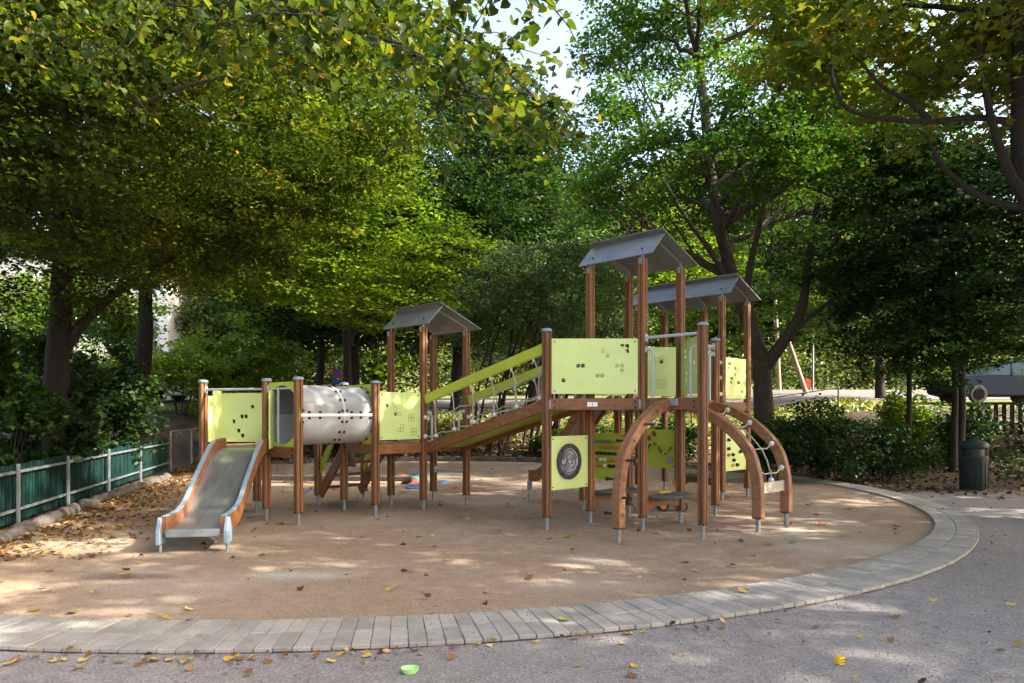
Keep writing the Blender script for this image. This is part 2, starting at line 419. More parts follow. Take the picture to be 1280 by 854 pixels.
def leaf_cloud(name, pts, size, g, tilt=.7, tmpl=LEAF_Q, szvar=.35, bias=(0, 0, 0), rnd=None, droop=0., group=0):
    """one leaf at every point, facing mostly upward with a random tilt, turned at random"""
    n = len(pts); K, Fc = tmpl
    if rnd is None and group:      # neighbouring leaves of one spray turn colour together
        rnd = np.clip(.74 * np.repeat(g.uniform(0, 1, -(-n // group)), group)[:n] + .26 * g.uniform(0, 1, n), 0, 1)
    nrm = np.c_[g.normal(0, tilt, n), g.normal(0, tilt, n), np.ones(n)] + np.array(bias)
    nrm /= np.linalg.norm(nrm, axis=1)[:, None]
    az = g.uniform(0, 2 * np.pi, n)
    d = np.c_[np.cos(az), np.sin(az), np.full(n, -droop)]
    d -= nrm * (d * nrm).sum(1)[:, None]; d /= np.linalg.norm(d, axis=1)[:, None] + 1e-9
    s = np.cross(d, nrm)
    sz = size * (1 + g.uniform(-szvar, szvar, n))
    V = pts[:, None, :] + sz[:, None, None] * (s[:, None, :] * K[None, :, 0, None] + d[:, None, :] * K[None, :, 1, None] + nrm[:, None, :] * K[None, :, 2, None])
    k = len(K)
    Fx = (Fc[None] + (np.arange(n) * k)[:, None, None]).reshape(-1)
    r = g.uniform(0, 1, n) if rnd is None else rnd
    return fast_mesh(name, V.reshape(-1, 3), Fx, 3, np.repeat(r, len(Fc)))

# ---------------------------------------------------------------- terrain
def sst(a, b, t):
    t = np.clip((t - a) / (b - a), 0, 1); return t * t * (3 - 2 * t)
def gz(x, y):
    x = np.asarray(x, float); y = np.asarray(y, float)
    st = 20.8 - 5.5 * sst(8.5, 12.5, x) - 3.5 * sst(8.0, 10.5, -x)
    en = st + 6.5
    z = 1.35 * sst(st, en, y) + .085 * np.clip(y - en, 0, 14) + .25 * np.clip(y - 52, 0, 45)
    z = z + np.where(y > st, .06 * np.sin(x * 1.7 + y) * np.sin(y * 1.3 - x * .6), 0) * sst(st, st + 2, y) * (y < 26)
    return z
def gzf(x, y): return float(gz(x, y))

xs = np.concatenate([np.linspace(-260, -42, 14), np.linspace(-40, 40, 161), np.linspace(42, 260, 14)])
ys = np.concatenate([np.linspace(-120, -12, 8), np.linspace(-10, 60, 141), np.linspace(62, 330, 24)])
X, Y = np.meshgrid(xs, ys)
gv = np.c_[X.ravel(), Y.ravel(), gz(X, Y).ravel()]
nx, ny = len(xs), len(ys)
ii = (np.arange(ny - 1)[:, None] * nx + np.arange(nx - 1)[None]).ravel()
me = fast_mesh("ground", gv, np.c_[ii, ii + 1, ii + 1 + nx, ii + nx].ravel(), 4)
me.polygons.foreach_set("use_smooth", [True] * len(me.polygons))
me.materials.append(M['gravel'])
tag(link("ground", me, (0, 0, 0)), kind='structure', label="grey gravel ground around the play area, dark soil and grass behind")

CX, CY, RO = -2.0, 12.83, 8.64
def r_in(phi):      # inner radius of the paver band
    return 8.05 + .16 * float(sst(R(-62), R(-22), phi))
mb = MB()
n = 180
ring = []
for k in range(n):
    phi = -math.pi + 2 * math.pi * k / n
    r = r_in(phi) + .02
    ring.append((CX + r * math.cos(phi), CY + r * math.sin(phi), .004))
fan = []
for rr in (.33, .66, 1.0):
    fan += [(CX + (x - CX) * rr, CY + (y - CY) * rr, .004 if rr > .99 else .004) for x, y, _ in ring]
vs = [(CX, CY, .004)] + fan
fs = [(0, 1 + k, 1 + (k + 1) % n) for k in range(n)]
for j in range(2):
    fs += [(1 + j * n + k, 1 + (j + 1) * n + k, 1 + (j + 1) * n + (k + 1) % n, 1 + j * n + (k + 1) % n) for k in range(n)]
mb.add(vs, fs)
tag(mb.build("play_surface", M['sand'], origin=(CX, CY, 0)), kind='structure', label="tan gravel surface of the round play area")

# paver band: two rows of long grey pavers
band_bed = MB()
A0, A1 = R(-122), R(22)
nb = 140
for k in range(nb):
    a, b = A0 + (A1 - A0) * k / nb, A0 + (A1 - A0) * (k + 1) / nb
    q = [(CX + r * math.cos(t), CY + r * math.sin(t), .008) for t, r in ((a, r_in(a)), (b, r_in(b)), (b, RO), (a, RO))]
    band_bed.add(q, [(0, 3, 2, 1)])
band = band_bed.build("paver_band", mat("joint_sand", (.10, .085, .07), .95, .3, 12), origin=(CX, CY, 0))
tag(band, kind='structure', label="curved band of two rows of grey pavers edging the play area")
def paver_mesh(w, l, h=.03):
    m_ = MB(); m_.box((0, 0, h / 2), w, l, h)
    o = m_.build("paver", M['paver'], bevel=.005, origin=(0, 0, 0)); d = o.data
    bpy.data.objects.remove(o); return d
PV = [paver_mesh(.1095, .289), paver_mesh(.1095, .289)]
pav = []
pitch = .112 / RO
ph = A0
while ph < A1:
    ri = r_in(ph)
    w = (RO - ri) / 2
    for j in (0, 1):
        r = ri + w * (j + .5)
        x, y = CX + r * math.cos(ph), CY + r * math.sin(ph)
        pav.append((math.hypot(x, y) if y > 1 else 99, x, y, ph + math.pi / 2, (r / RO), w / .295))
    ph += pitch
pav.sort()
rest = MB()
for k, (d, x, y, a, sx, sy) in enumerate(pav):
    if x < -8 or y < 2.5: continue
    z = .003 + rng.uniform(-.003, .003)
    if k < 300:
        link("paver", PV[0], (x, y, z), band, (rng.uniform(-.008, .008), rng.uniform(-.008, .008), a + rng.uniform(-.012, .012)), (sx, sy, 1))
    else:
        rest.box((x, y, z + .015), .1095 * sx, .289 * sy, .03, a)
if rest.v:
    tag(rest.build("paver", M['paver'], band, bevel=.004), kind='stuff')

# ---------------------------------------------------------------- the climbing structure
S, OX, OY = .81, 1.56, 8.64
UX, UY = math.cos(R(44)), math.sin(R(44))
U = Vector((UX, UY, 0)); V = Vector((-UY, UX, 0)); ZZ = Vector((0, 0, 1))
def P(u, v, h=0.):
    return Vector((OX + S * (u * UX - v * UY), OY + S * (u * UY + v * UX), h))
H1, H0 = 1.57, .97     # the two deck levels
ROOT = thing("play_structure", (0.4, 10.0, 0), "large brown timber climbing frame with lime green panels, grey roofs, slide and tunnel", "climbing frame")
ANG = R(44)

def post_profile(a=.046, c=.010, g=.0085, d=.016):
    pr = []
    for k in range(4):
        t = math.pi / 2 * k
        for x, y in ((-a + c, -a), (-g, -a), (-g * .6, -a + d), (g * .6, -a + d), (g, -a), (a - c, -a)):
            pr.append((x * math.cos(t) - y * math.sin(t), x * math.sin(t) + y * math.cos(t)))
    return pr
PROF = post_profile()
def post(p, top, cap=True, base=.165, ang=ANG):
    a = Vector((math.cos(ang), math.sin(ang), 0)); b = Vector((-math.sin(ang), math.cos(ang), 0))
    q = Vector((p[0], p[1], 0))
    o = MB().prism(PROF, q, a, b, ZZ, base, top).build("post", M['post'], ROOT)
    MB().tube([q, q + ZZ * (base - .008)], .024, 10).build("steel_foot", M['steel'], o, smooth=True)
    m_ = MB().prism([(x * 1.03, y * 1.03) for x, y in PROF], q, a, b, ZZ, base - .009, base - .001)
    for sx, sy in ((1, 1), (1, -1), (-1, 1), (-1, -1)):
        m_.tube([q + (a * sx + b * sy) * .032 + ZZ * (base - .022), q + (a * sx + b * sy) * .032 + ZZ * (base - .008)], .008, 6)
    m_.build("foot_plate", M['black'], o)
    if cap:
        MB().tube([q + ZZ * (top + .001), q + ZZ * (top + .022), q + ZZ * (top + .034), q + ZZ * (top + .04)], [.068, .066, .052, .02], 16).build("cap", M['greyblue'], o, smooth=True)
    return o

HI_T, LO_T = 2.37, 1.80    # tops of the short posts
RF1, RF0 = 3.24, 2.63      # tops of the roof posts
for uv, t, c in [((0, 0), RF1, 0), ((1, 0), RF1, 0), ((0, 1), RF1, 0), ((1, 1), RF1, 0), ((-1, 1), HI_T, 1), ((0, -1), HI_T, 1), ((2.04, 0), HI_T, 1), ((1, 2), HI_T, 1), ((2, 2), HI_T, 1),
                 ((4, 1), RF1, 0), ((5, 1), RF1, 0), ((4, 2), RF1, 0), ((5, 2), RF1, 0), ((4, 3), RF1, 0), ((5, 3), RF1, 0),
                 ((-1, 4), RF0, 0), ((0, 4), RF0, 0), ((-1, 5), RF0, 0), ((0, 5), RF0, 0), ((-2, 4), LO_T, 1), ((-2, 5), LO_T, 1),
                 ((-2, 5.92), LO_T - .3, 1), ((-1, 5.92), LO_T - .3, 1)]:
    post(P(*uv), t, c)
PA, PB, PC = Vector((-2.655, 9.0, 0)), Vector((-3.20, 9.44, 0)), Vector((-4.19, 9.82, 0))
PD = Vector((-3.62, 10.28, 0))
for q in (PA, PB, PC): post(q, LO_T + .01, True)
post(PD, 1.0, False)

def beam(p0, p1, h, t=.14, w=.045, inset=.05, name="edge_beam", m='beam', bolts=True):
    p0, p1 = Vector((p0[0], p0[1], 0)), Vector((p1[0], p1[1], 0))
    d = (p1 - p0).normalized(); a, b = p0 + d * inset, p1 - d * inset
    n = Vector((d.y, -d.x, 0))
    o = MB().bar(a + ZZ * (h - t / 2), b + ZZ * (h - t / 2), w, t).build(name, M[m], ROOT, bevel=.006)
    if bolts:
        L = (b - a).length
        for e in (.045, L - .045):
            m_ = MB()
            for z in (h - t * .25, h - t * .75):
                c = a + d * e + n * (w / 2) + ZZ * z
                m_.tube([c, c + n * .012, c + n * .016], [.011, .011, .006], 8)
            m_.build("bolt_pair", M['black'], o)
        for e in (-.012, L + .012):
            MB().box(a + d * e + n * (w / 2 + .005) + ZZ * (h - t / 2), .032, .006, t * .8, math.atan2(d.y, d.x)).build("bracket_plate", M['steel'], o, bevel=.002)
    return o

def deck(pts, h):
    n = len(pts)
    c = sum((Vector(p) for p in pts), Vector((0, 0, 0))) / n
    pr = []
    for p in pts:
        q = Vector(p); q = q + (c - q).normalized() * .055
        pr.append((q.x, q.y))
    MB().prism(pr, (0, 0, 0), (1, 0, 0), (0, 1, 0), (0, 0, 1), h - .032, h - .004).build("deck_plate", M['deck'], ROOT, bevel=.003)

T = P
deck([T(-1, 1), T(0, 0), T(0, 1)], H1); deck([T(0, 0), T(1, 0), T(1, 1), T(0, 1)], H1)
deck([T(0, 0), T(0, -1), T(1, 0)], H1); deck([T(1, 0), T(2.04, 0), T(1, 1)], H1); deck([T(1, 1), T(2, 2), T(1, 2)], H1)
deck([T(4, 1), T(5, 1), T(5, 2), T(4, 2)], H1); deck([T(4, 2), T(5, 2), T(5, 3), T(4, 3)], H1)
deck([T(-1, 4), T(0, 4), T(0, 5), T(-1, 5)], H0); deck([T(-2, 4), T(-1, 4), T(-1, 5), T(-2, 5)], H0)
deck([PA, PB, PC, PD], H0)
for a, b in [((-1, 1), (0, 0)), ((0, 0), (0, -1)), ((1, 0), (2.04, 0)), ((-1, 1), (0, 1)), ((0, 1), (1, 1)), ((0, 0), (1, 0)), ((0, 1), (0, 0)), ((1, 1), (1, 2)), ((1, 2), (2, 2)), ((1, 1), (2.04, 0)),
             ((4, 1), (5, 1)), ((4, 2), (4, 1)), ((5, 2), (5, 1)), ((4, 3), (4, 2)), ((5, 3), (5, 2)), ((4, 3), (5, 3))]:
    beam(P(*a), P(*b), H1, bolts=(a, b) in (((-1, 1), (0, 0)), ((4, 1), (5, 1)), ((0, 0), (0, -1))))
beam(P(1, 0), P(0, -1), H1, inset=.06, bolts=False)
for a, b in [((-2, 4), (-1, 4)), ((-1, 4), (0, 4)), ((0, 4), (0, 5)), ((-1, 5), (0, 5)), ((-2, 5), (-1, 5)), ((-2, 4), (-2, 5)), ((-1, 4), (-1, 5))]:
    beam(P(*a), P(*b), H0, bolts=False)
beam(PB, PA, H0); beam(PC, PB, H0 - .06, t=.1, bolts=False); beam(PC, PD, H0, bolts=False); beam(PD, PA, H0, bolts=False)
# two small white plates with nothing legible on the front beam
d_ = (P(0, 0) - P(-1, 1)).normalized(); n_ = Vector((d_.y, -d_.x, 0))
for e in (-.032, .032):
    MB().box((P(-1, 1) + P(0, 0)) / 2 + d_ * (e - .03) + n_ * .0245 + ZZ * (H1 - .07), .058, .004, .055, math.atan2(d_.y, d_.x)).build("white_plate", M['white'], ROOT, bevel=.0015)

def panel(p0, p1, z0, z1, holes=(), rims=(), m='lime', off=0., ends=.06, th=.019, name="panel", hs=.046, clips=True):
    """upright board between two plan points with square holes cut through it; holes are (x, z) fractions of the board"""
    p0, p1 = Vector((p0[0], p0[1], 0)), Vector((p1[0], p1[1], 0))
    d = (p1 - p0).normalized(); n = Vector((d.y, -d.x, 0))
    o0 = p0 + d * ends + n * off; L = (p1 - p0).length - 2 * ends; Hh = z1 - z0
    rect = [(max(.02, x * L - hs / 2), min(L - .02, x * L + hs / 2), max(.02, z * Hh - hs / 2), min(Hh - .02, z * Hh + hs / 2)) for x, z in holes]
    xs_ = sorted(set([0, L] + [r for q in rect for r in q[:2]])); zs_ = sorted(set([0, Hh] + [r for q in rect for r in q[2:]]))
    inside = lambda x, z: any(a < x < b and c < z < e for a, b, c, e in rect)
    solid = [[not inside((xs_[i] + xs_[i + 1]) / 2, (zs_[j] + zs_[j + 1]) / 2) for j in range(len(zs_) - 1)] for i in range(len(xs_) - 1)]
    m_ = MB()
    pt = lambda x, z, k: o0 + d * x + n * (th / 2 * k) + ZZ * (z0 + z)
    ni, nj = len(xs_) - 1, len(zs_) - 1
    for i in range(ni):
        for j in range(nj):
            if not solid[i][j]: continue
            a, b, c, e = xs_[i], xs_[i + 1], zs_[j], zs_[j + 1]
            for k in (1, -1):
                q = [pt(a, c, k), pt(b, c, k), pt(b, e, k), pt(a, e, k)]
                m_.add(q, [(0, 1, 2, 3)] if k > 0 else [(3, 2, 1, 0)])
            for di, dj, (xa, za), (xb, zb) in ((-1, 0, (a, c), (a, e)), (1, 0, (b, e), (b, c)), (0, -1, (b, c), (a, c)), (0, 1, (a, e), (b, e))):
                I, J = i + di, j + dj
                if I < 0 or J < 0 or I >= ni or J >= nj or not solid[I][J]:
                    m_.add([pt(xa, za, -1), pt(xa, za, 1), pt(xb, zb, 1), pt(xb, zb, -1)], [(0, 1, 2, 3)])
    o = m_.build(name, M[m], ROOT)
    if rims:
        r_ = MB()
        for x, z in rims:
            for k in (1, -1):
                for (dx, dz, w, h) in ((0, hs / 2, hs, .006), (0, -hs / 2, hs, .006), (hs / 2, 0, .006, hs + .006), (-hs / 2, 0, .006, hs + .006)):
                    c = o0 + d * (x * L + dx) + ZZ * (z0 + z * Hh + dz) + n * (k * (th / 2 + .0006))
                    r_.box(c, w, .0012, h, math.atan2(d.y, d.x))
        r_.build("engraved_square", M['rim'], o)
    if clips:
        for x in (.035, L - .035):
            m_ = MB()
            for z in (.035, Hh - .035):
                c = o0 + d * x + ZZ * (z0 + z) + n * (th / 2)
                m_.tube([c - n * .0005, c + n * .008], .009, 8)
            m_.build("screw_pair", M['dark'], o)
    return o, o0, d, n, L

PZ = (H1 + .055, H1 + .715)
panel(P(-1, 1), P(0, 0), PZ[0], PZ[1], [(.82, .865), (.877, .865), (.877, .775), (.595, .777), (.65, .69), (.31, .51), (.365, .51), (.76, .51), (.82, .51), (.82, .42), (.535, .33), (.59, .33), (.137, .245)], m='lime')
panel(P(1, 1), P(2.04, 0), PZ[0], PZ[1], [(.36, .70)], [(.3, .75), (.33, .30), (.40, .30), (.33, .2), (.40, .2), (.37, .78), (.62, .6), (.70, .6), (.62, .5)], m='lime')
panel(P(1, 0), P(0, -1), PZ[0], PZ[1], [(.25, .8), (.25, .7), (.5, .75), (.5, .62), (.3, .4), (.3, .28), (.7, .55), (.8, .4)], m='lime')
panel(P(4, 1), P(5, 1), PZ[0], PZ[1], [(.2, .85), (.26, .85), (.2, .75), (.5, .75), (.48, .6), (.3, .5), (.36, .5), (.3, .4), (.62, .4), (.68, .4), (.82, .18)], m='lime')
panel(P(4, 2), P(4, 1), PZ[0], PZ[1], [(.8, .7), (.88, .7), (.8, .45), (.88, .3), (.3, .6)], m='lime')
panel(P(5, 1), P(5, 2), PZ[0], PZ[1], [(.3, .6), (.6, .4)], m='lime')
panel(P(0, 1), P(1, 1), PZ[0], PZ[1], [(.3, .6), (.6, .4), (.66, .4)], m='lime')
# low tower
panel(P(-2, 4), P(-1, 4), H0 + .055, H0 + .715, [(.18, .72), (.38, .54)], [(.18, .82), (.38, .64), (.46, .54), (.73, .5), (.80, .5), (.73, .42), (.80, .42), (.46, .2), (.54, .2), (.54, .28), (.8, .12), (.87, .12), (.8, .2), (.87, .2)], m='lime')
# slide tower: back panel with dark square holes, the narrow side panel beside it
panel((-4.13, 10.02), (-3.32, 9.86), H0 + .03, H0 + .70, [(.38, .42), (.53, .52), (.60, .52), (.72, .72), (.47, .23), (.54, .13)], m='lime', ends=.0, hs=.05)
panel((-4.155, 9.88), (-4.08, 10.06), H0 + .03, H0 + .66, m='lime', ends=0, clips=False)
# lower play panels
LZ = (.465, 1.115)
mz, o0, d, n, L = panel(P(-1, 1), P(0, 1), *LZ, m='lime', off=.0)
c = o0 + d * (L * .47) + ZZ * .80 + n * .012
def disc(mbx, c, n, d, r0, r1, z0, z1, seg=32, a0=0., a1=2 * math.pi):
    full = abs(a1 - a0 - 2 * math.pi) < 1e-6
    k = seg if full else max(2, int(seg * (a1 - a0) / (2 * math.pi)))
    st = [a0 + (a1 - a0) * i / k for i in range(k + (0 if full else 1))]
    vs = []
    for a in st:
        e = d * math.cos(a) + ZZ * math.sin(a)
        vs += [c + e * r0 + n * z0, c + e * r1 + n * z0, c + e * r1 + n * z1, c + e * r0 + n * z1]
    fs = []; m_ = len(st)
    for i in range(m_ if full else m_ - 1):
        j = (i + 1) % m_
        for q in range(4):
            w = (q + 1) % 4
            fs.append((i * 4 + q, i * 4 + w, j * 4 + w, j * 4 + q))
    if not full:
        fs += [(0, 1, 2, 3), ((m_ - 1) * 4 + 3, (m_ - 1) * 4 + 2, (m_ - 1) * 4 + 1, (m_ - 1) * 4)]
    mbx.add(vs, fs)
m_ = MB(); disc(m_, c, n, d, .0005, .165, 0, .012); m_.build("maze_disc", M['silver'], mz)
m_ = MB(); disc(m_, c, n, d, .166, .222, 0, .022); m_.build("maze_ring", M['dark'], mz, bevel=.004)
m_ = MB()
for r_, gaps in ((.035, ((.4, 5.9),)), (.060, ((-.6, 1.4), (2.0, 4.9))), (.085, ((.2, 2.6), (3.3, 5.6))), (.11, ((-1.0, .9), (1.6, 3.0), (3.4, 4.6))), (.135, ((.3, 2.9), (3.3, 5.2))), (.152, ((1.2, 3.4), (3.9, 5.9)))):
    for a, b in gaps: disc(m_, c, n, d, r_ - .004, r_ + .004, .012, .018, 40, a, b)
m_.build("maze_wall", M['dark'], mz)
m_ = MB()
for k in range(4):
    a = .8 + k * math.pi / 2; e = c + (d * math.cos(a) + ZZ * math.sin(a)) * .194 + n * .022
    m_.tube([e, e + n * .012], .016, 8)
m_.build("maze_bolt", M['black'], mz)

ab, o0, d, n, L = panel(P(1, 2), P(1, 1), *LZ, m='green')
rows = [(1.0, ['greendome'] * 5 + [None, None]), (.92, [None, None, 'orange', 'orange', 'orange', 'orange', 'orange']), (.835, [None, 'black', 'black', 'black', 'black', 'dark', None]),
        (.75, ['white', 'orange', 'white', 'white', 'orange', 'orange', None]), (.665, ['greendome', 'orange', 'orange', 'white', 'black', 'black', None])]
for z, cs in rows:
    a = o0 + d * .05 + n * .04 + ZZ * z
    MB().tube([a, a + d * (L - .1)], .005, 6).build("bead_rod", M['steel'], ab)
    for k, cc in enumerate(cs):
        if cc:
            q = a + d * (.1 + k * .075)
            MB().tube([q - d * .032, q - d * .02, q + d * .02, q + d * .032], [.012, .024, .024, .012], 8).build("bead", M[cc], ab, smooth=True)
fl, o0, d, n, L = panel(P(4, 3), P(4, 2), *LZ, m='green')
for fx, fz in ((.25, .50), (.40, .58)):
    m_ = MB(); q = o0 + d * (fx * L) + n * .012 + ZZ * (LZ[0] + fz)
    for k in range(5):
        a = k * 2 * math.pi / 5; e = q + (d * math.cos(a) + ZZ * math.sin(a)) * .032
        m_.ball(e, .022, 8, 4)
    m_.ball(q + n * .01, .02, 8, 4)
    m_.build("flower_knob", M['redp'], fl, smooth=True)
pts = [o0 + d * (L * t) + n * .03 + ZZ * (LZ[0] + .33 + .09 * math.sin(t * 9.5 - 2.2)) for t in np.linspace(.12, .93, 26)]
MB().tube(pts, .010, 6).build("snake_rail", M['black'], fl, smooth=True)
for k, mm in ((3, 'yellow'), (7, 'white'), (11, 'orange'), (12, 'yellow'), (17, 'white'), (21, 'yellow')):
    MB().tube(pts[k:k + 2], .0145, 8).build("snake_bead", M[mm], fl)
m_ = MB(); disc(m_, o0 + d * (L * .86) + n * .011 + ZZ * (LZ[0] + .14), n, d, .0005, .065, 0, .01, 24); m_.build("mirror_disc", M['silver'], fl)
kn, o0, d, n, L = panel(P(4, 1), P(5, 1), *LZ, m='lime')
for kx, kz, mm in ((.16, .5, 'black'), (.16, .36, 'black'), (.16, .26, 'orange'), (.36, .26, 'black'), (.4, .17, 'black'), (.36, .09, 'yellow'), (.55, .09, 'black'), (.7, .3, 'black')):
    q = o0 + d * (kx * L) + n * .0095 + ZZ * (LZ[0] + kz)
    MB().tube([q, q + n * .03, q + n * .045], [.028, .028, .014], 10).build("knob", M[mm], kn, smooth=True)

# low seats between posts
def seat(a, b, out):
    p0, p1 = P(*a), P(*b); d = (p1 - p0).normalized(); n = Vector(out).normalized()
    L = (p1 - p0).length
    pr = [(.05, .24), (.05, .36), (L - .15, .37), (L - .05, .40), (L - .05, .24), (L - .13, .22), (L - .22, .24), (L - .28, .26), (.2, .26), (.14, .22)]
    o = MB().prism(pr, p0, d, ZZ, n, -.022, .022).build("seat_beam", M['beam'], ROOT, bevel=.004)
    k = 12; pr = [(.06 + (L - .12) * (.5 - .5 * math.cos(math.pi * i / k)), -.02 - .34 * math.sin(math.pi * i / k)) for i in range(k + 1)]
    MB().prism(pr, p0, d, -n, ZZ, .37, .41).build("seat_top", M['rubber'], o, bevel=.01)
seat((0, 0), (1, 0), -V); seat((0, 1), (1, 1), -V); seat((4, 2), (4, 1), -U)

# steel tubes: handles and bars
def tube_part(name, pts, r, m='tube', parent=None):
    return MB().tube(pts, r, 10).build(name, M[m], parent or ROOT, smooth=True)
def handle(p, side, h, dz=.36):       # side: unit vector from the post into the opening
    q = Vector((p[0], p[1], 0)); s = Vector(side)
    pts = [q + s * .05 + ZZ * (h + dz), q + s * .09 + ZZ * (h + dz), q + s * .125 + ZZ * (h + dz - .012), q + s * .145 + ZZ * (h + dz - .045), q + s * .15 + ZZ * (h + dz - .09), q + s * .15 + ZZ * (h - .03)]
    o = tube_part("handle", pts, .017)
    MB().box(q + s * .054 + ZZ * (h + dz), .012, .05, .07, math.atan2(s.y, s.x)).build("handle_bracket", M['tube'], o, bevel=.003)
def bar_between(a, b, h, r=.019):
    a, b = Vector((a[0], a[1], h)), Vector((b[0], b[1], h)); d = (b - a).normalized()
    o = tube_part("grab_bar", [a + d * .045, b - d * .045], r)
    for q, k in ((a, 1), (b, -1)):
        MB().box(q + d * (.052 * k), .012, .05, .09, math.atan2(d.y, d.x)).build("bar_bracket", M['tube'], o, bevel=.003)
handle(P(0, 0), -V, H1, .58); handle(P(0, -1), V, H1, .58); handle(P(2.04, 0), -U, H1, .62); handle(P(1, 0), U, H1, .6)
bar_between(P(0, 0), P(0, -1), H1 + .72); bar_between(P(1, 0), P(2.04, 0), H1 + .72)
handle(P(-1, 4), U, H0, .43); handle(P(0, 4), -U, H0, .45); handle(P(-1, 5), U, H0, .43); handle(P(0, 5), -U, H0, .43)
for e in (.16, .36, .63, .86):
    q = P(-1, 1).lerp(P(0, 1), e)
    tube_part("rail_tube", [Vector((q.x, q.y, H1)), Vector((q.x, q.y, H1 + .5))], .014)
bar_between(P(0, 5), P(0, 4), .5, .016)

# roofs: two sheets of unequal slope, the long one reaching past the ridge
def roof(u0, v0, nv, h):
    a, r, c, g = -.05, .28, 1.19, .20
    z0, z1 = h + .03, h + .34
    rt = None
    def sheet(ua, za, ub, zb, name):
        d = (P(ub, 0, zb) - P(ua, 0, za)).normalized(); nn = d.cross(V).normalized()
        if nn.z < 0: nn = -nn
        p = [P(u0 + uu, v0 + vv, zz) for uu, zz in ((ua, za), (ub, zb)) for vv in (-g, nv + g)]
        q = [p[0], p[2], p[3], p[1]]
        return MB().hexa([x for x in q] + [x + nn * .012 for x in q])
    o = sheet(a, z0, r, z1 - .035, "roof_sheet").build("roof_sheet", M['roof'], ROOT)
    sl = (z1 - z0) / (c - r)
    o2 = sheet(r - .07, z1 + .07 * sl, c, z0, "roof_sheet").build("roof_sheet", M['roof'], ROOT)
    for k in range(nv + 1):
        v = v0 + k
        pts = [P(u0, v, h - .06), P(u0, v, h + .045), P(u0 + r, v, z1 - .06), P(u0 + 1, v, z0 + sl * .19 * S - .028), P(u0 + 1, v, h - .06)]
        m_ = MB()
        for x, y in zip(pts[:-1], pts[1:]): m_.bar(x, y, .03, .012, up=V if abs((y - x).z) > .09 and abs((y - x).x) < .01 else (0, 0, 1))
        m_.build("roof_bracket", M['steel'], ROOT)
        for uu in (u0, u0 + 1):
            MB().box(P(uu, v, h - .035) - U * .049, .012, .045, .075, ANG).build("bracket_plate", M['steel'], ROOT, bevel=.002)
    m_ = MB()
    for v in (v0 + .03, v0 + nv - .03):
        q = P(u0 + .03, v, z0 + .085 + .012); nn = Vector((-UX, -UY, .8)).normalized()
        m_.tube([q - nn * .005, q + nn * .012], .011, 8)
    m_.build("roof_bolt", M['black'], o)
roof(0, 0, 1, RF1); roof(4, 1, 2, RF1); roof(-1, 4, 1, RF0)

# slide
slide = link("slide", None, (-3.3, 8.2, 0), ROOT)
B0, B1 = Vector((-3.19, 7.25, 0)), Vector((-3.425, 9.36, 0))
sa = (B1 - B0).normalized(); sl_ = Vector((sa.y, -sa.x, 0))
prof = [(0, .235), (.2, .235), (.38, .245), (.52, .275), (.63, .32), (.76, .40), (.9, .50), (1.18, .675), (1.42, .82), (1.56, .885), (1.68, .925), (1.82, .945), (2.02, .95), (2.14, .95)]
def sp(t, w, h): return B0 + sa * t + sl_ * w + ZZ * h
m_ = MB(); hw = .262
for (t0, h0), (t1, h1) in zip(prof[:-1], prof[1:]):
    m_.hexa([sp(t0, -hw, h0 - .015), sp(t0, hw, h0 - .015), sp(t1, hw, h1 - .015), sp(t1, -hw, h1 - .015), sp(t0, -hw, h0), sp(t0, hw, h0), sp(t1, hw, h1), sp(t1, -hw, h1)])
m_.build("slide_bed", M['slide'], slide)
MB().bar(sp(-.012, -hw, .195), sp(-.012, hw, .195), .025, .075).build("front_lip", M['steel'], slide, bevel=.006)
for s in (-1, 1):
    m_ = MB(); cp = MB()
    w0, w1 = s * (hw + .002), s * (hw + .045)
    if s < 0: w0, w1 = w1, w0
    for (t0, h0), (t1, h1) in zip(prof[:-1], prof[1:]):
        f = lambda t: min(1, max(0, (t - .0) / .5))
        a0, a1 = .125, .125
        m_.hexa([sp(t0, w0, h0 - .05), sp(t0, w1, h0 - .05), sp(t1, w1, h1 - .05), sp(t1, w0, h1 - .05), sp(t0, w0, h0 + a0), sp(t0, w1, h0 + a0), sp(t1, w1, h1 + a1), sp(t1, w0, h1 + a1)])
        if t1 < 1.75:
            cp.hexa([sp(t0, w0 - .003, h0 + a0 + .001), sp(t0, w1 + .003, h0 + a0 + .001), sp(t1, w1 + .003, h1 + a1 + .001), sp(t1, w0 - .003, h1 + a1 + .001),
                     sp(t0, w0 - .003, h0 + a0 + .009), sp(t0, w1 + .003, h0 + a0 + .009), sp(t1, w1 + .003, h1 + a1 + .009), sp(t1, w0 - .003, h1 + a1 + .009)])
    m_.build("side_rail", M['beam'], slide)
    cp.build("rail_capping", M['greyblue'], slide)
    wb = s * (hw + .062)
    br = MB().prism([(-.06, .085), (.11, .085), (.11, .2), (.06, .34), (.0, .36), (-.06, .22)], B0 + sl_ * wb, sa, ZZ, sl_, -.022, .022).build("slide_bracket", M['greyblue'], slide, bevel=.008)
    MB().tube([sp(.02, wb, 0), sp(.02, wb, .09)], .018, 10).build("steel_foot", M['steel'], slide, smooth=True)
    # entry gate board
    g0, g1 = sp(1.86, s * (hw + .075), 0), sp(2.2, s * (hw + .075), 0)
    pr = [(0.0, H0 - .03), (.34, H0 - .03), (.34, H0 + .71), (0, H0 + .71)]
    MB().prism(pr, sp(1.84, s * (hw + .078), 0), sa, ZZ, sl_, -.01, .01).build("gate_board", M['lime'], slide, bevel=.008)
o = bar_between(PC, PB, LO_T - .09, .016); bar_between(PB, PA, LO_T - .09, .014)
q = PB.lerp(PA, .38)
tube_part("rail_tube", [q + ZZ * (H0 - .05), q + ZZ * (LO_T - .09)], .016)

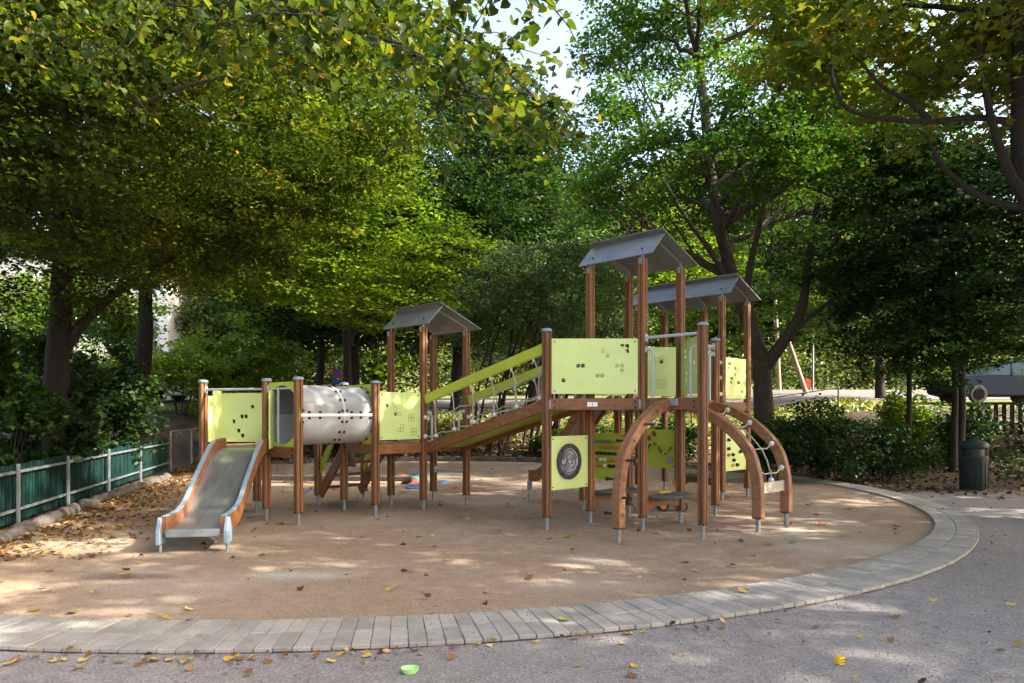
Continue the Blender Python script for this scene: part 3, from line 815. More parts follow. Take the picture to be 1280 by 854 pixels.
# tunnel
tun = link("tunnel", None, (-2.5, 9.7, 0), ROOT)
TA, TB = (PA + PB) / 2, (P(-2, 4) + P(-2, 5)) / 2
TR, TZ = .39, H0 + .40
tA = Vector((TA.x, TA.y, TZ)); tB = Vector((TB.x, TB.y, TZ)); td = (tB - tA).normalized(); tn = Vector((td.y, -td.x, 0)); TL = (tB - tA).length
def arc_shell(x0, x1, a0, a1, name, m):
    m_ = MB(); k = 16; vs = []; fs = []
    for i in range(k + 1):
        a = a0 + (a1 - a0) * i / k
        for x, r in ((x0, TR), (x1, TR), (x1, TR - .008), (x0, TR - .008)):
            vs.append(tA + td * x + (tn * math.cos(a) + ZZ * math.sin(a)) * r)
    for i in range(k):
        for q in range(4):
            fs.append((i * 4 + q, i * 4 + (q + 1) % 4, i * 4 + 4 + (q + 1) % 4, i * 4 + 4 + q))
    fs += [(0, 1, 2, 3), (k * 4 + 3, k * 4 + 2, k * 4 + 1, k * 4)]
    return m_.add(vs, fs).build(name, m, tun, smooth=True)
xm = TL * .56
for x0, x1 in ((.02, xm - .004), (xm + .004, TL - .02)):
    arc_shell(x0, x1, .01, math.pi - .01, "upper_shell", M['tun_up'])
    arc_shell(x0, x1, math.pi + .01, 2 * math.pi - .01, "lower_shell", M['tun_lo'])
for x in (xm,):
    m_ = MB(); k = 40; vs = []; fs = []
    for i in range(k):
        a = 2 * math.pi * i / k
        for xx, r in ((x - .017, TR + .001), (x + .017, TR + .001), (x + .017, TR + .007), (x - .017, TR + .007)):
            vs.append(tA + td * xx + (tn * math.cos(a) + ZZ * math.sin(a)) * r)
    for i in range(k):
        j = (i + 1) % k
        for q in range(4): fs.append((i * 4 + q, i * 4 + (q + 1) % 4, j * 4 + (q + 1) % 4, j * 4 + q))
    m_.add(vs, fs).build("joint_ring", M['tun_lo'], tun, smooth=True)
for a in (0, math.pi):
    e = tn * math.cos(a)
    MB().bar(tA + td * .02 + e * (TR + .006), tB - td * .02 + e * (TR + .006), .014, .04).build("joint_strip", M['white'], tun, bevel=.003)
bolt_me = None
def bolt(c, nrm, parent, r=.017):
    global bolt_me
    if bolt_me is None:
        b_ = MB().tube([(0, 0, -.004), (0, 0, .014), (0, 0, .02)], [.018, .018, .010], 8)
        o_ = b_.build("bolt", M['black'], origin=(0, 0, 0)); bolt_me = o_.data; bpy.data.objects.remove(o_)
    o_ = link("bolt", bolt_me, c, parent); o_.rotation_euler = Vector(nrm).to_track_quat('Z', 'Y').to_euler(); return o_
for a in np.linspace(-1.35, 1.65, 9):
    e = tn * math.cos(a) + ZZ * math.sin(a)
    for x in (.05, xm - .035, xm + .035, TL - .05):
        bolt(tA + td * x + e * TR, e, tun)
for x in (.14, .30, xm - .09, xm + .11, xm + .26, TL - .12):
    for z in (-.035, .035):
        e = (tn + ZZ * (z / TR)).normalized()
        bolt(tA + td * x + e * TR, e, tun)
def tunnel_frame(p0, p1, x):
    """upright square board with a round hole"""
    d = (p1 - p0).normalized(); w = (p1 - p0).length / 2 - .05; c = (p0 + p1) / 2; c = Vector((c.x, c.y, TZ)); n = Vector((d.y, -d.x, 0))
    k = 48; inn = []; out_ = []
    z0, z1 = H0 - .02 - TZ, H0 + .82 - TZ
    for i in range(k):
        a = 2 * math.pi * i / k; ca, sa_ = math.cos(a), math.sin(a)
        inn.append(c + (d * ca + ZZ * sa_) * (TR - .012))
        s = min(w / abs(ca) if abs(ca) > 1e-6 else 9, (z1 if sa_ > 0 else -z0) / abs(sa_) if abs(sa_) > 1e-6 else 9)
        s = max(s, TR)
        out_.append(c + (d * ca + ZZ * sa_) * s)
    vs = [p + n * t for t in (.009, -.009) for L_ in (inn, out_) for p in L_]
    fs = []
    for i in range(k):
        j = (i + 1) % k
        fs += [(i, j, k + j, k + i), (2 * k + i, 3 * k + i, 3 * k + j, 2 * k + j), (k + i, k + j, 3 * k + j, 3 * k + i), (i, 2 * k + i, 2 * k + j, j)]
    MB().add(vs, fs).build("tunnel_frame", M['green'], tun)
tunnel_frame(PB, PA, 0); tunnel_frame(P(-2, 5), P(-2, 4), 0)

# ramp bridge from the low tower up to the high tower
ramp = link("ramp_bridge", None, P(-.5, 2.5), ROOT)
vA, vB = 4 - .06, 1 + .06
def rp(u, t, dz=0.): return P(u, vA + (vB - vA) * t, H0 + (H1 - H0) * t + dz)
for u in (-.93, -.07):
    MB().bar(rp(u, -.02, -.07), rp(u, 1.02, -.07), .045, .145).build("side_beam", M['beam'], ramp, bevel=.005)
NB = 13
for k in range(NB):
    a, b = (k + .06) / NB, (k + .94) / NB
    q = [rp(-.90, a), rp(-.10, a), rp(-.10, b), rp(-.90, b)]
    MB().hexa([x - ZZ * .06 for x in q] + [x - ZZ * .035 for x in q]).build("tread_board", M['deck'], ramp)
MB().hexa([rp(-.89, .01, -.085), rp(-.11, .01, -.085), rp(-.11, .99, -.085), rp(-.89, .99, -.085), rp(-.89, .01, -.068), rp(-.11, .01, -.068), rp(-.11, .99, -.068), rp(-.89, .99, -.068)]).build("underside_board", M['green'], ramp)
for u, so in ((-1.0, -.0), (0.0, .0)):
    a0, a1 = P(u, 4 - .055, H0 + .62), P(u, 1 + .055, H1 + .60)
    MB().bar(a0, a1, .04, .135).build("handrail_board", M['green'], ramp, bevel=.012, seg=2)
    tops = []; lows = []; mids = []
    nv_ = 6
    rails = []
    for hh, sag in ((.36, .03), (.09, .035)):
        pts = [P(u, 4 - .05, H0 + hh)]
        for k in range(1, 24):
            t = k / 24
            pts.append(P(u, 4 - 3 * t, H0 + hh + (H1 - H0) * t - sag * abs(math.sin(t * nv_ * math.pi)) - .05 * math.sin(t * math.pi)))
        pts.append(P(u, 1 + .05, H1 + hh))
        rails.append(pts)
        MB().tube(pts, .009, 6).build("rope", M['rope'], ramp, smooth=True)
        for e in (pts[0], pts[-1]):
            MB().ball(e, .034, 10, 8).build("rope_end_ball", M['ball'], ramp, smooth=True)
    for k in range(nv_):
        t = (k + .55) / nv_
        top = a0.lerp(a1, t) - ZZ * .07
        t2 = t - .01
        low = P(u, 4 - 3 * (t + .03), H0 + .05 + (H1 - H0) * t)
        mid = P(u, 4 - 3 * (t + .025), H0 + .33 + (H1 - H0) * t)
        MB().tube([top + ZZ * .02, top - ZZ * .04], .016, 8).build("rope_clamp", M['ball'], ramp, smooth=True)
        MB().tube([top, top.lerp(mid, .5) + U * .006, mid, mid.lerp(low, .5) - V * -.02, low], .009, 6).build("rope", M['rope'], ramp, smooth=True)
        MB().ball(low, .036, 10, 8, .8).build("rope_ball", M['ball'], ramp, smooth=True)

# stairs behind the tunnel
stair = link("stair", None, P(-1.5, 5.5), ROOT)
for u in (-1.93, -1.07):
    MB().bar(P(u, 5.95, .16), P(u, 5.02, H0 - .02), .045, .15, up=(0, 0, 1)).build("stringer", M['beam'], stair, bevel=.004)
    MB().bar(P(u - .04 if u < -1.5 else u + .04, 5.93, .52), P(u - .04 if u < -1.5 else u + .04, 5.05, 1.36), .03, .12).build("handrail_board", M['green'], stair, bevel=.008)
for k in range(4):
    t = (k + .35) / 4.2
    c = P(-1.5, 5.93 - .88 * t, .20 + (H0 - .16) * t)
    MB().box(c, S * .86 - .05, .16, .035, ANG).build("tread", M['beam'], stair, bevel=.004)

# second slide, running down behind the high tower
sl2 = link("slide", None, P(1.5, 3.2), ROOT)
p2 = [(2.0, H1 - .02), (2.12, H1 - .06), (2.3, H1 - .22), (2.95, .66), (3.12, .48), (3.28, .40), (3.5, .38)]
m_ = MB()
for (t0, h0), (t1, h1) in zip(p2[:-1], p2[1:]):
    m_.hexa([P(1.2, t0, h0 - .015), P(1.8, t0, h0 - .015), P(1.8, t1, h1 - .015), P(1.2, t1, h1 - .015), P(1.2, t0, h0), P(1.8, t0, h0), P(1.8, t1, h1), P(1.2, t1, h1)])
m_.build("slide_bed", M['slide'], sl2)
for u in (1.17, 1.83):
    m_ = MB()
    for (t0, h0), (t1, h1) in zip(p2[:-1], p2[1:]):
        m_.hexa([P(u - .028, t0, h0 - .06), P(u + .028, t0, h0 - .06), P(u + .028, t1, h1 - .06), P(u - .028, t1, h1 - .06), P(u - .028, t0, h0 + .12), P(u + .028, t0, h0 + .12), P(u + .028, t1, h1 + .12), P(u - .028, t1, h1 + .12)])
    m_.build("side_rail", M['beam'], sl2)
    MB().box(P(u - .05, 3.44, .27), .035, .10, .13, ANG).build("slide_bracket", M['greyblue'], sl2, bevel=.01)
    MB().tube([P(u - .06, 3.44, 0), P(u - .06, 3.44, .18)], .018, 10).build("steel_foot", M['steel'], sl2, smooth=True)

# arched climbers
def smooth_curve(ctrl, k=10):
    out = []
    c = [2 * ctrl[0] - ctrl[1]] + list(ctrl) + [2 * ctrl[-1] - ctrl[-2]]
    for i in range(1, len(c) - 2):
        for j in range(k):
            t = j / k; p0, p1, p2_, p3 = c[i - 1], c[i], c[i + 1], c[i + 2]
            out.append(.5 * ((2 * p1) + (p2_ - p0) * t + (2 * p0 - 5 * p1 + 4 * p2_ - p3) * t * t + (3 * p1 - p0 - 3 * p2_ + p3) * t ** 3))
    out.append(ctrl[-1]); return out
ARC = [(-1.0, .165), (-1.0, .42), (-.975, .68), (-.87, .97), (-.60, 1.24), (-.25, 1.435), (.03, 1.50)]
def arch(fn, across, w=.095, depth=.115, name="arch_beam", parent=None):
    pts = smooth_curve([Vector((a, b)) for a, b in ARC], 7)
    m_ = MB(); n_ = len(pts); rows = []
    for i, p in enumerate(pts):
        d = (pts[min(i + 1, n_ - 1)] - pts[max(i - 1, 0)]).normalized(); nn = Vector((-d.y, d.x))
        if i == 0: nn = Vector((-1, 0))
        ring = []
        for s_, e in ((-1, -1), (1, -1), (1, 1), (-1, 1)):
            q = p + nn * (e * depth / 2)
            ring.append(fn(q.x, q.y) + across * (s_ * w / 2))
        rows.append(ring)
    vs = [v for r_ in rows for v in r_]; fs = []
    for i in range(n_ - 1):
        for k in range(4): fs.append((i * 4 + k, i * 4 + (k + 1) % 4, i * 4 + 4 + (k + 1) % 4, i * 4 + 4 + k))
    fs += [(3, 2, 1, 0), tuple((n_ - 1) * 4 + k for k in range(4))]
    o = m_.add(vs, fs).build(name, M['arch'], parent, bevel=.007)
    f = fn(-1.0, 0)
    MB().tube([Vector((f.x, f.y, 0)), Vector((f.x, f.y, .158))], .026, 10).build("steel_foot", M['steel'], o, smooth=True)
    MB().box(Vector((f.x, f.y, .1595)), .1, .1, .008, ANG).build("foot_plate", M['black'], o)
    return o, pts
# single arch with pegs, on the open left edge
ar = link("peg_arch", None, P(-.6, -.42), ROOT)
sc_l = 1.12
fnl = lambda x, z: P(x * sc_l, -.42, z)
o, pts = arch(fnl, V, .105, .12, parent=ar)
for i, s_ in ((4, 1), (9, -1), (14, 1), (19, -1), (24, 1), (29, -1), (34, 1)):
    p = pts[i]; c = fnl(p.x, p.y)
    e = V * s_
    MB().tube([c + e * .05, c + e * .06, c + e * .16, c + e * .165, c + e * .185], [.02, .014, .014, .022, .022], 8).build("peg", M['black'], ar, smooth=True)
    m_ = MB().tube([c - e * .05, c - e * .058], .012, 8); m_.build("peg_end", M['black'], ar)
MB().box(fnl(0.02, 1.50) - V * .10 + ZZ * .02 - U * .05, .012, .14, .08, ANG).build("bracket_plate", M['steel'], ar, bevel=.003)
# double arch with rope and foot plank, on the right
ra = link("rope_arch", None, P(1.5, -.6), ROOT)
sc_r = 1.27
crv = None
for u in (1.05, 1.94):
    fnr = lambda x, z, u=u: P(u, x * sc_r, z)
    o, crv = arch(fnr, U, .095, .115, parent=ra)
    MB().box(fnr(.0, 1.50) + ZZ * .02 + V * .0 - U * .07, .012, .13, .08, ANG + math.pi / 2).build("bracket_plate", M['steel'], ra, bevel=.003)
MB().bar(P(1.09, -1.245, .50), P(1.90, -1.245, .50), .04, .13).build("foot_plank", M['plank'], ra, bevel=.006)
cen = [P(1.5, x * sc_r, z - .03) for x, z in [(p.x, p.y) for p in crv[12:36:3]]]
mid = [P(1.5, -1.245, .58), P(1.5, -1.24, .7)] + cen
MB().tube(mid, .009, 6).build("rope", M['rope'], ra, smooth=True)
MB().ball(P(1.5, -1.245, .585), .035, 10, 8).build("rope_ball", M['ball'], ra, smooth=True)
for k, j in enumerate((15, 22, 29, 35)):
    p = crv[j]
    for u, s_ in ((1.94, -1), (1.05, 1)):
        c = P(u, p.x * sc_r, p.y) + U * (.055 * s_)
        tgt = P(1.5, p.x * sc_r, p.y - .05) + V * -.02
        MB().tube([c, c.lerp(tgt, .5) - ZZ * .03, tgt], .009, 6).build("rope", M['rope'], ra, smooth=True)
        MB().ball(c, .036, 10, 8).build("rope_end_ball", M['ball'], ra, smooth=True)
# balls and rope of the net bridge between the two high towers
nb_ = link("rope_bridge", None, P(3, .8), ROOT)
for v, w in ((1.0, 0.0), (2.0, 1.95)):
    for hh in (.12, .38, .62):
        a, b = P(4, v, H1 + hh) - U * .055, P(2.04 if v < 1.5 else 2, .04 if v < 1.5 else 2, H1 + hh) + U * .055
        pts = [a.lerp(b, t) - ZZ * (.06 * math.sin(math.pi * t)) for t in np.linspace(0, 1, 10)]
        MB().tube(pts, .009, 6).build("rope", M['rope'], nb_, smooth=True)
        MB().ball(a, .036, 10, 8).build("rope_end_ball", M['ball'], nb_, smooth=True)
for k in range(7):
    t = (k + .5) / 7
    q0 = P(2.04, .1, H1).lerp(P(4, 1.1, H1), t); q1 = P(2, 1.9, H1).lerp(P(4, 1.9, H1), t)
    MB().bar(q0 - ZZ * .06, q1 - ZZ * .06, .18, .04).build("bridge_plank", M['deck'], nb_, bevel=.005)

# ---------------------------------------------------------------- small things on the play surface
def dome(x, y, r, m, label, h=.42):
    o = MB().ball((x, y, -.01), r, 20, 8, h, 0).build("stepping_dome", m, smooth=True)
    tag(o, label, "dome", "rubber stepping domes")
def gp(px, py): k = 1.4 / (py - 516); return (px - 640) * k, 905 * k
for px, py, wpx, m, lb in ((503, 597, 19, 'reddome', "small red rubber dome farthest left behind the low roofed tower"), (513, 604.5, 24, 'reddome', "largest red rubber dome, behind the blue dome near the tower post"),
                           (516, 610.5, 21, 'bluedome', "blue rubber dome in front of the large red dome"), (521, 598.5, 17, 'greendome', "green rubber dome half hidden by the low tower's front post"),
                           (521, 594, 14, 'bluedome', "farthest blue rubber dome behind the green dome"), (554, 603.5, 16, 'bluedome', "blue rubber dome right of the low tower's back post"),
                           (571, 611, 14, 'reddome', "flat red rubber dome beside the ramp foot post"), (323, 609, 18, 'greendome', "worn green rubber dome behind the slide, the farther one"),
                           (331, 618, 30, 'greendome', "large flat green rubber dome just right of the slide"), (384.5, 616, 13, 'bluedome', "blue rubber dome under the tunnel"), (421, 613, 14, 'reddome', "red rubber dome under the stairs")):
    x, y = gp(px, py)
    dome(x, y, wpx / 905 * y / 2, M[m], lb, .5 if wpx < 26 else .3)

bx, by = gp(367, 604)
o = MB().bar((bx - .75, by + .05, .11), (bx + 2.4, by - .25, .11), .14, .10).build("balance_beam", M['timber'], bevel=.012)
tag(o, "low dark timber balance beam lying behind the slide tower", "beam")

# ride-on toy
tx, ty = 2.27, 10.35
toy = thing("ride_on_toy", (tx, ty, 0), "small turquoise and orange ride-on toy parked under the climbing structure by the seat", "toy")
MB().prism([(-.2, .09), (.2, .09), (.21, .17), (.1, .2), (.02, .19), (-.08, .24), (-.2, .25)], (tx, ty, 0), (1, 0, 0), (0, 0, 1), (0, 1, 0), -.1, .1).build("body", M['cyan'], toy, bevel=.025, seg=2)
MB().box((tx - .08, ty, .265), .2, .16, .04).build("seat", M['yellow'], toy, bevel=.015)
MB().tube([(tx + .1, ty, .19), (tx + .08, ty, .36)], [.03, .022], 10).build("steering_column", M['yellow'], toy, smooth=True)
MB().box((tx + .08, ty, .40), .1, .2, .07).build("steering_handle", M['orange'], toy, bevel=.025, seg=2)
for sx in (-.13, .14):
    for sy in (-1, 1):
        w = MB().tube([(tx + sx, ty + sy * .075, .08), (tx + sx, ty + sy * .125, .08)], .08, 16).build("wheel", M['black'], toy, bevel=.01)
        MB().tube([(tx + sx, ty + sy * .12, .08), (tx + sx, ty + sy * .132, .08)], .045, 12).build("hub_cap", M['orange'], w)

# sand mould and toy block on the gravel in front
x, y = gp(512.5, 842)
prof_b = []
m_ = MB(); k = 24; vs = []; fs = []
prl = [(.012, .004), (.028, .003), (.036, .018), (.040, .033), (.0375, .033), (.033, .018), (.02, .009), (.001, .008)]
for i in range(k):
    a = 2 * math.pi * i / k
    for r_, z in prl: vs.append((x + r_ * math.cos(a) * 1.25, y + r_ * math.sin(a) * (1 + .08 * math.sin(2 * a)), z))
nq = len(prl)
for i in range(k):
    j = (i + 1) % k
    for q in range(nq - 1): fs.append((i * nq + q, i * nq + q + 1, j * nq + q + 1, j * nq + q))
fs.append(tuple(i * nq for i in range(k)))
tag(m_.add(vs, fs).build("sand_mould", M['palegreen'], smooth=True), "pale green plastic sand mould lying on the gravel in front", "toy")
x, y = gp(1050, 831)
blk = thing("toy_block", (x, y, 0), "small yellow plastic toy block with dark slots lying on the grey gravel", "toy")
MB().box((x, y, .026), .046, .046, .044, .3).build("body", M['yellow'], blk, bevel=.007, seg=2)
dn = Vector((math.sin(.3), -math.cos(.3), 0)); dr = Vector((math.cos(.3), math.sin(.3), 0))
for z in (.019, .034):
    MB().bar(Vector((x, y, z)) + dn * .0235 - dr * .013 + dr * .003, Vector((x, y, z)) + dn * .0235 + dr * .019, .003, .005).build("slot", M['dark'], blk)

# ---------------------------------------------------------------- green fence on the left
f0, f1 = Vector((-5.62, 7.2, 0)), Vector((-8.16, 17.25, 0))
fen = thing("board_fence", f0.lerp(f1, .5), "low dark green board fence with grey metal frame along the left edge", "fence")
fd = (f1 - f0).normalized(); fn_ = Vector((fd.y, -fd.x, 0))
fang = math.atan2(fd.y, fd.x)
FL = (f1 - f0).length
ns = int(FL / .1)
slm = MB().prism([(-.047, 0), (-.030, .014), (.030, .014), (.047, 0), (.047, .006), (.034, .020), (-.034, .020), (-.047, .006)], (0, 0, 0), (1, 0, 0), (0, 1, 0), (0, 0, 1), 0, .70)
so = slm.build("slat", M['fencegreen'], origin=(0, 0, 0)); sd = so.data; bpy.data.objects.remove(so)
for k in range(ns):
    q = f0 + fd * (.05 + k * .1) - fn_ * .03
    link("slat", sd, (q.x, q.y, .07 + rng.uniform(-.012, .012)), fen, (rng.uniform(-.012, .012), 0, fang + rng.uniform(-.03, .03)), (1, 1, 1 + rng.uniform(-.01, .01)))
for z in (.22, .68):
    MB().bar(f0 + ZZ * z, f1 + ZZ * z, .02, .034).build("rail", M['steel'], fen)
for pp in ((-5.96, 8.78), (-6.34, 10.47), (-6.86, 12.4), (-7.38, 14.5), (-8.14, 17.2)):
    q = Vector((pp[0], pp[1], 0)); t = (q - f0).dot(fd); q = f0 + fd * t + fn_ * .035
    MB().box(q + ZZ * .39, .036, .036, .78, fang).build("fence_post", M['steel'], fen, bevel=.004)

# rising hand-rail fence beyond it
hf = thing("mesh_fence", (-8.4, 18, 0), "grey wire mesh fence with sloping top rail climbing the bank beyond the green fence", "fence")
hp = [(-8.2, 17.4), (-8.5, 19.2), (-8.75, 21.0), (-8.95, 22.8)]
tops = [Vector((x, y, gzf(x, y) + .95)) for x, y in hp]
MB().tube(tops, .02, 8).build("top_rail", M['steel'], hf, smooth=True)
for (x, y), t in zip(hp, tops):
    MB().tube([(x, y, gzf(x, y) - .1), t], .022, 8).build("fence_post", M['steel'], hf, smooth=True)
m_ = MB()
for a, b, (xa, ya), (xb, yb) in zip(tops[:-1], tops[1:], hp[:-1], hp[1:]):
    for k in range(14):
        t0, t1 = k / 14, min(1, k / 14 + .3)
        for s_ in (0, 1):
            p = a.lerp(b, t0 if s_ == 0 else t1); q = Vector((xa + (xb - xa) * (t1 if s_ == 0 else t0), ya + (yb - ya) * (t1 if s_ == 0 else t0), 0)); q.z = gzf(q.x, q.y) + .03
            m_.bar(p, q, .0025, .0025)
tag(m_.build("wire_mesh", M['steel'], hf), kind='stuff')

# kerb logs along the litter strip
logs = [(-5.1, 6.3), (-5.47, 7.75), (-5.75, 8.7), (-6.0, 9.6), (-6.2, 10.4), (-6.4, 11.2), (-6.58, 12.0), (-6.76, 12.8), (-6.93, 13.6), (-7.1, 14.5), (-7.3, 15.4)]
for k, ((x0, y0), (x1, y1)) in enumerate(zip(logs[:-1], logs[1:])):
    m_ = MB(); pts = []; rr = []
    for j in range(6):
        t = .02 + .96 * j / 5
        pts.append((x0 + (x1 - x0) * t + rng.uniform(-.02, .02), y0 + (y1 - y0) * t, .035 + rng.uniform(-.015, .02))); rr.append(.088 * rng.uniform(.85, 1.15) * (.8 if j in (0, 5) else 1))
    o = m_.tube(pts, rr, 9).build("edging_log", M['timber'], smooth=True)
    tag(o, "dark weathered edging log in the row along the leaf strip by the green fence", "log", "edging logs along the left leaf strip")
# timber edging at the back of the play area
for k in range(14):
    a0, a1 = R(62 + k * 4.2), R(62 + (k + .97) * 4.2)
    p0 = Vector((CX + 8.05 * math.cos(a0), CY + 8.05 * math.sin(a0), .06)); p1 = Vector((CX + 8.05 * math.cos(a1), CY + 8.05 * math.sin(a1), .06))
    o = MB().bar(p0, p1, .14, .15).build("edging_sleeper", M['timber'], bevel=.02)
    tag(o, "dark timber sleeper in the curved row edging the back of the play surface", "sleeper", "timber sleepers at the back edge")

# litter strip soil at the left of the logs
strip = [(-5.1, 6.3), (-5.47, 7.75), (-6.0, 9.6), (-6.58, 12.0), (-7.1, 14.5), (-7.3, 16.5), (-7.4, 18.5), (-9.0, 20.2), (-12, 20), (-12, 6.3)]
m_ = MB().add([(x, y, .009) for x, y in strip], [tuple(range(len(strip)))])
tag(m_.build("leaf_strip", M['soil']), kind='structure', label="dark soil strip under the green fence")

# ---------------------------------------------------------------- bin
x, y = 8.42, 13.2
bn = thing("litter_bin", (x, y, 0), "round dark green metal litter bin with domed lid standing by the trees on the right", "bin")
def lathe(prof, c, n=24):
    m_ = MB(); vs = [(c[0] + r * math.cos(2 * math.pi * i / n), c[1] + r * math.sin(2 * math.pi * i / n), c[2] + z) for i in range(n) for r, z in prof]
    k = len(prof); fs = [(i * k + j, ((i + 1) % n) * k + j, ((i + 1) % n) * k + j + 1, i * k + j + 1) for i in range(n) for j in range(k - 1)]
    fs += [tuple(i * k for i in reversed(range(n))), tuple(i * k + k - 1 for i in range(n))]
    return m_.add(vs, fs)
lathe([(.215, 0), (.22, .01), (.225, .55), (.236, .56), (.236, .585), (.225, .59), (.225, .62)], (x, y, 0)).build("body", M['bin'], bn, smooth=True)
for k in range(16):
    a = 2 * math.pi * k / 16
    MB().box((x + .225 * math.cos(a), y + .225 * math.sin(a), .29), .012, .014, .50, a).build("rib", M['bin'], bn)
lathe([(.19, .6), (.19, .76)], (x, y, 0)).build("slot_liner", M['black'], bn, smooth=True)
for k in range(4):
    a = math.pi / 4 + k * math.pi / 2
    MB().box((x + .21 * math.cos(a), y + .21 * math.sin(a), .68), .02, .05, .17, a).build("lid_support", M['bin'], bn)
lathe([(.232, .75), (.24, .76), (.24, .80), (.225, .845), (.17, .885), (.08, .905), (.01, .91)], (x, y, 0)).build("lid", M['bin'], bn, smooth=True)

# ---------------------------------------------------------------- road, far fences, signs, car, building
rv = []; rf = []
rx = np.linspace(-60, 60, 121); ryo = np.linspace(28.2, 36.5, 8)
for yy in ryo:
    for xx in rx: rv.append((xx, yy, gzf(xx, yy) + .02))
for j in range(len(ryo) - 1):
    for i in range(len(rx) - 1): rf.append((j * 121 + i, j * 121 + i + 1, (j + 1) * 121 + i + 1, (j + 1) * 121 + i))
tag(MB().add(rv, rf).build("road", M['road'], origin=(0, 30, 0)), kind='structure', label="pale sunlit asphalt road on the bank behind the trees")

rfen = thing("rail_fence", (4, 24, 0), "dark two-rail fence with wire mesh on top of the bank before the road", "fence")
fx = np.arange(-6, 13.1, 2.4); fp = [(x, 24.2 - .05 * max(0, x - 6)) for x in fx]
for z in (.62, .92):
    MB().tube([(x, y, gzf(x, y) * .55 + .55 + z) for x, y in fp], .022, 6).build("rail", M['timber'], rfen, smooth=True)
for x, y in fp:
    MB().tube([(x, y, gzf(x, y) - .1), (x, y, gzf(x, y) * .55 + 1.5)], .026, 6).build("fence_post", M['timber'], rfen, smooth=True)

pf = thing("picket_fence", (12.5, 19, gzf(12.5, 19)), "black picket fence under the trees on the right in front of the car", "fence")
for k in range(26):
    x = 10.7 + k * .2; y = 19.2 - k * .02; z = gzf(x, y)
    MB().prism([(-.055, z - .05), (.055, z - .05), (.055, z + .78), (0, z + .86), (-.055, z + .78)], (x, y, 0), (1, 0, 0), (0, 0, 1), (0, 1, 0), -.01, .01).build("picket", M['picket'], pf)
for zz in (.2, .62):
    MB().bar((10.6, 19.24, gzf(10.7, 19.2) + zz), (15.8, 18.72, gzf(15.7, 18.7) + zz), .03, .06).build("rail", M['picket'], pf)

def sign_post(px, Z, hz):
    x = (px - 640) * Z / 905; z = gzf(x, Z)
    t = thing("no_parking_sign", (x, Z, z), "round blue no-parking sign with red ring on a grey pole beyond the tunnel", "sign")
    MB().tube([(x, Z, z - .1), (x, Z, hz + .3)], .03, 8).build("pole", M['steel'], t, smooth=True)
    n = Vector((0, -1, 0)); d = Vector((1, 0, 0)); c = Vector((x, Z - .035, hz))
    m_ = MB(); disc(m_, c, n, d, .0005, .155, 0, .012, 24); m_.build("sign_disc", M['paint_blue'], t)
    m_ = MB(); disc(m_, c, n, d, .156, .215, 0, .013, 24); m_.build("red_ring", M['paint_red'], t)
    MB().bar(c + Vector((-.115, -.015, .115)), c + Vector((.115, -.015, -.115)), .006, .045, up=(1, 0, 1)).build("red_bar", M['paint_red'], t)
    MB().box((x, Z - .04, hz - .36), .24, .012, .22).build("arrow_plate", M['paint_blue'], t, bevel=.004)
sign_post(421, 32.0, 3.12)

x = 12.2; y = 32
lp = thing("leaning_pole", (x, y, gzf(x, y)), "weathered wooden pole leaning left behind the fence near the maple trunk", "pole")
MB().tube([(13.05, y, gzf(x, y) - .1), (12.0, y, 5.2)], [.11, .09], 10).build("pole", M['pole'], lp, smooth=True)
up = thing("utility_pole", (12.8, 36, gzf(12.8, 36)), "pale utility pole standing upright behind the leaning pole", "pole")
MB().tube([(13.3, 36, gzf(12.8, 36) - .1), (13.1, 36, 7.0)], [.10, .08], 10).build("pole", M['pole'], up, smooth=True)
sp_ = thing("street_sign_pole", (14.3, 34.4, gzf(14.3, 34.4)), "thin grey metal pole beside the road right of the leaning pole", "pole")
MB().tube([(14.3, 34.4, gzf(14.3, 34.4) - .1), (14.3, 34.4, 5.1)], .05, 8).build("pole", M['steel'], sp_, smooth=True)
MB().box((14.0, 34.3, gzf(14, 34.3) + .35), .25, .1, .45).build("marker", M['paint_red'], sp_, bevel=.02)

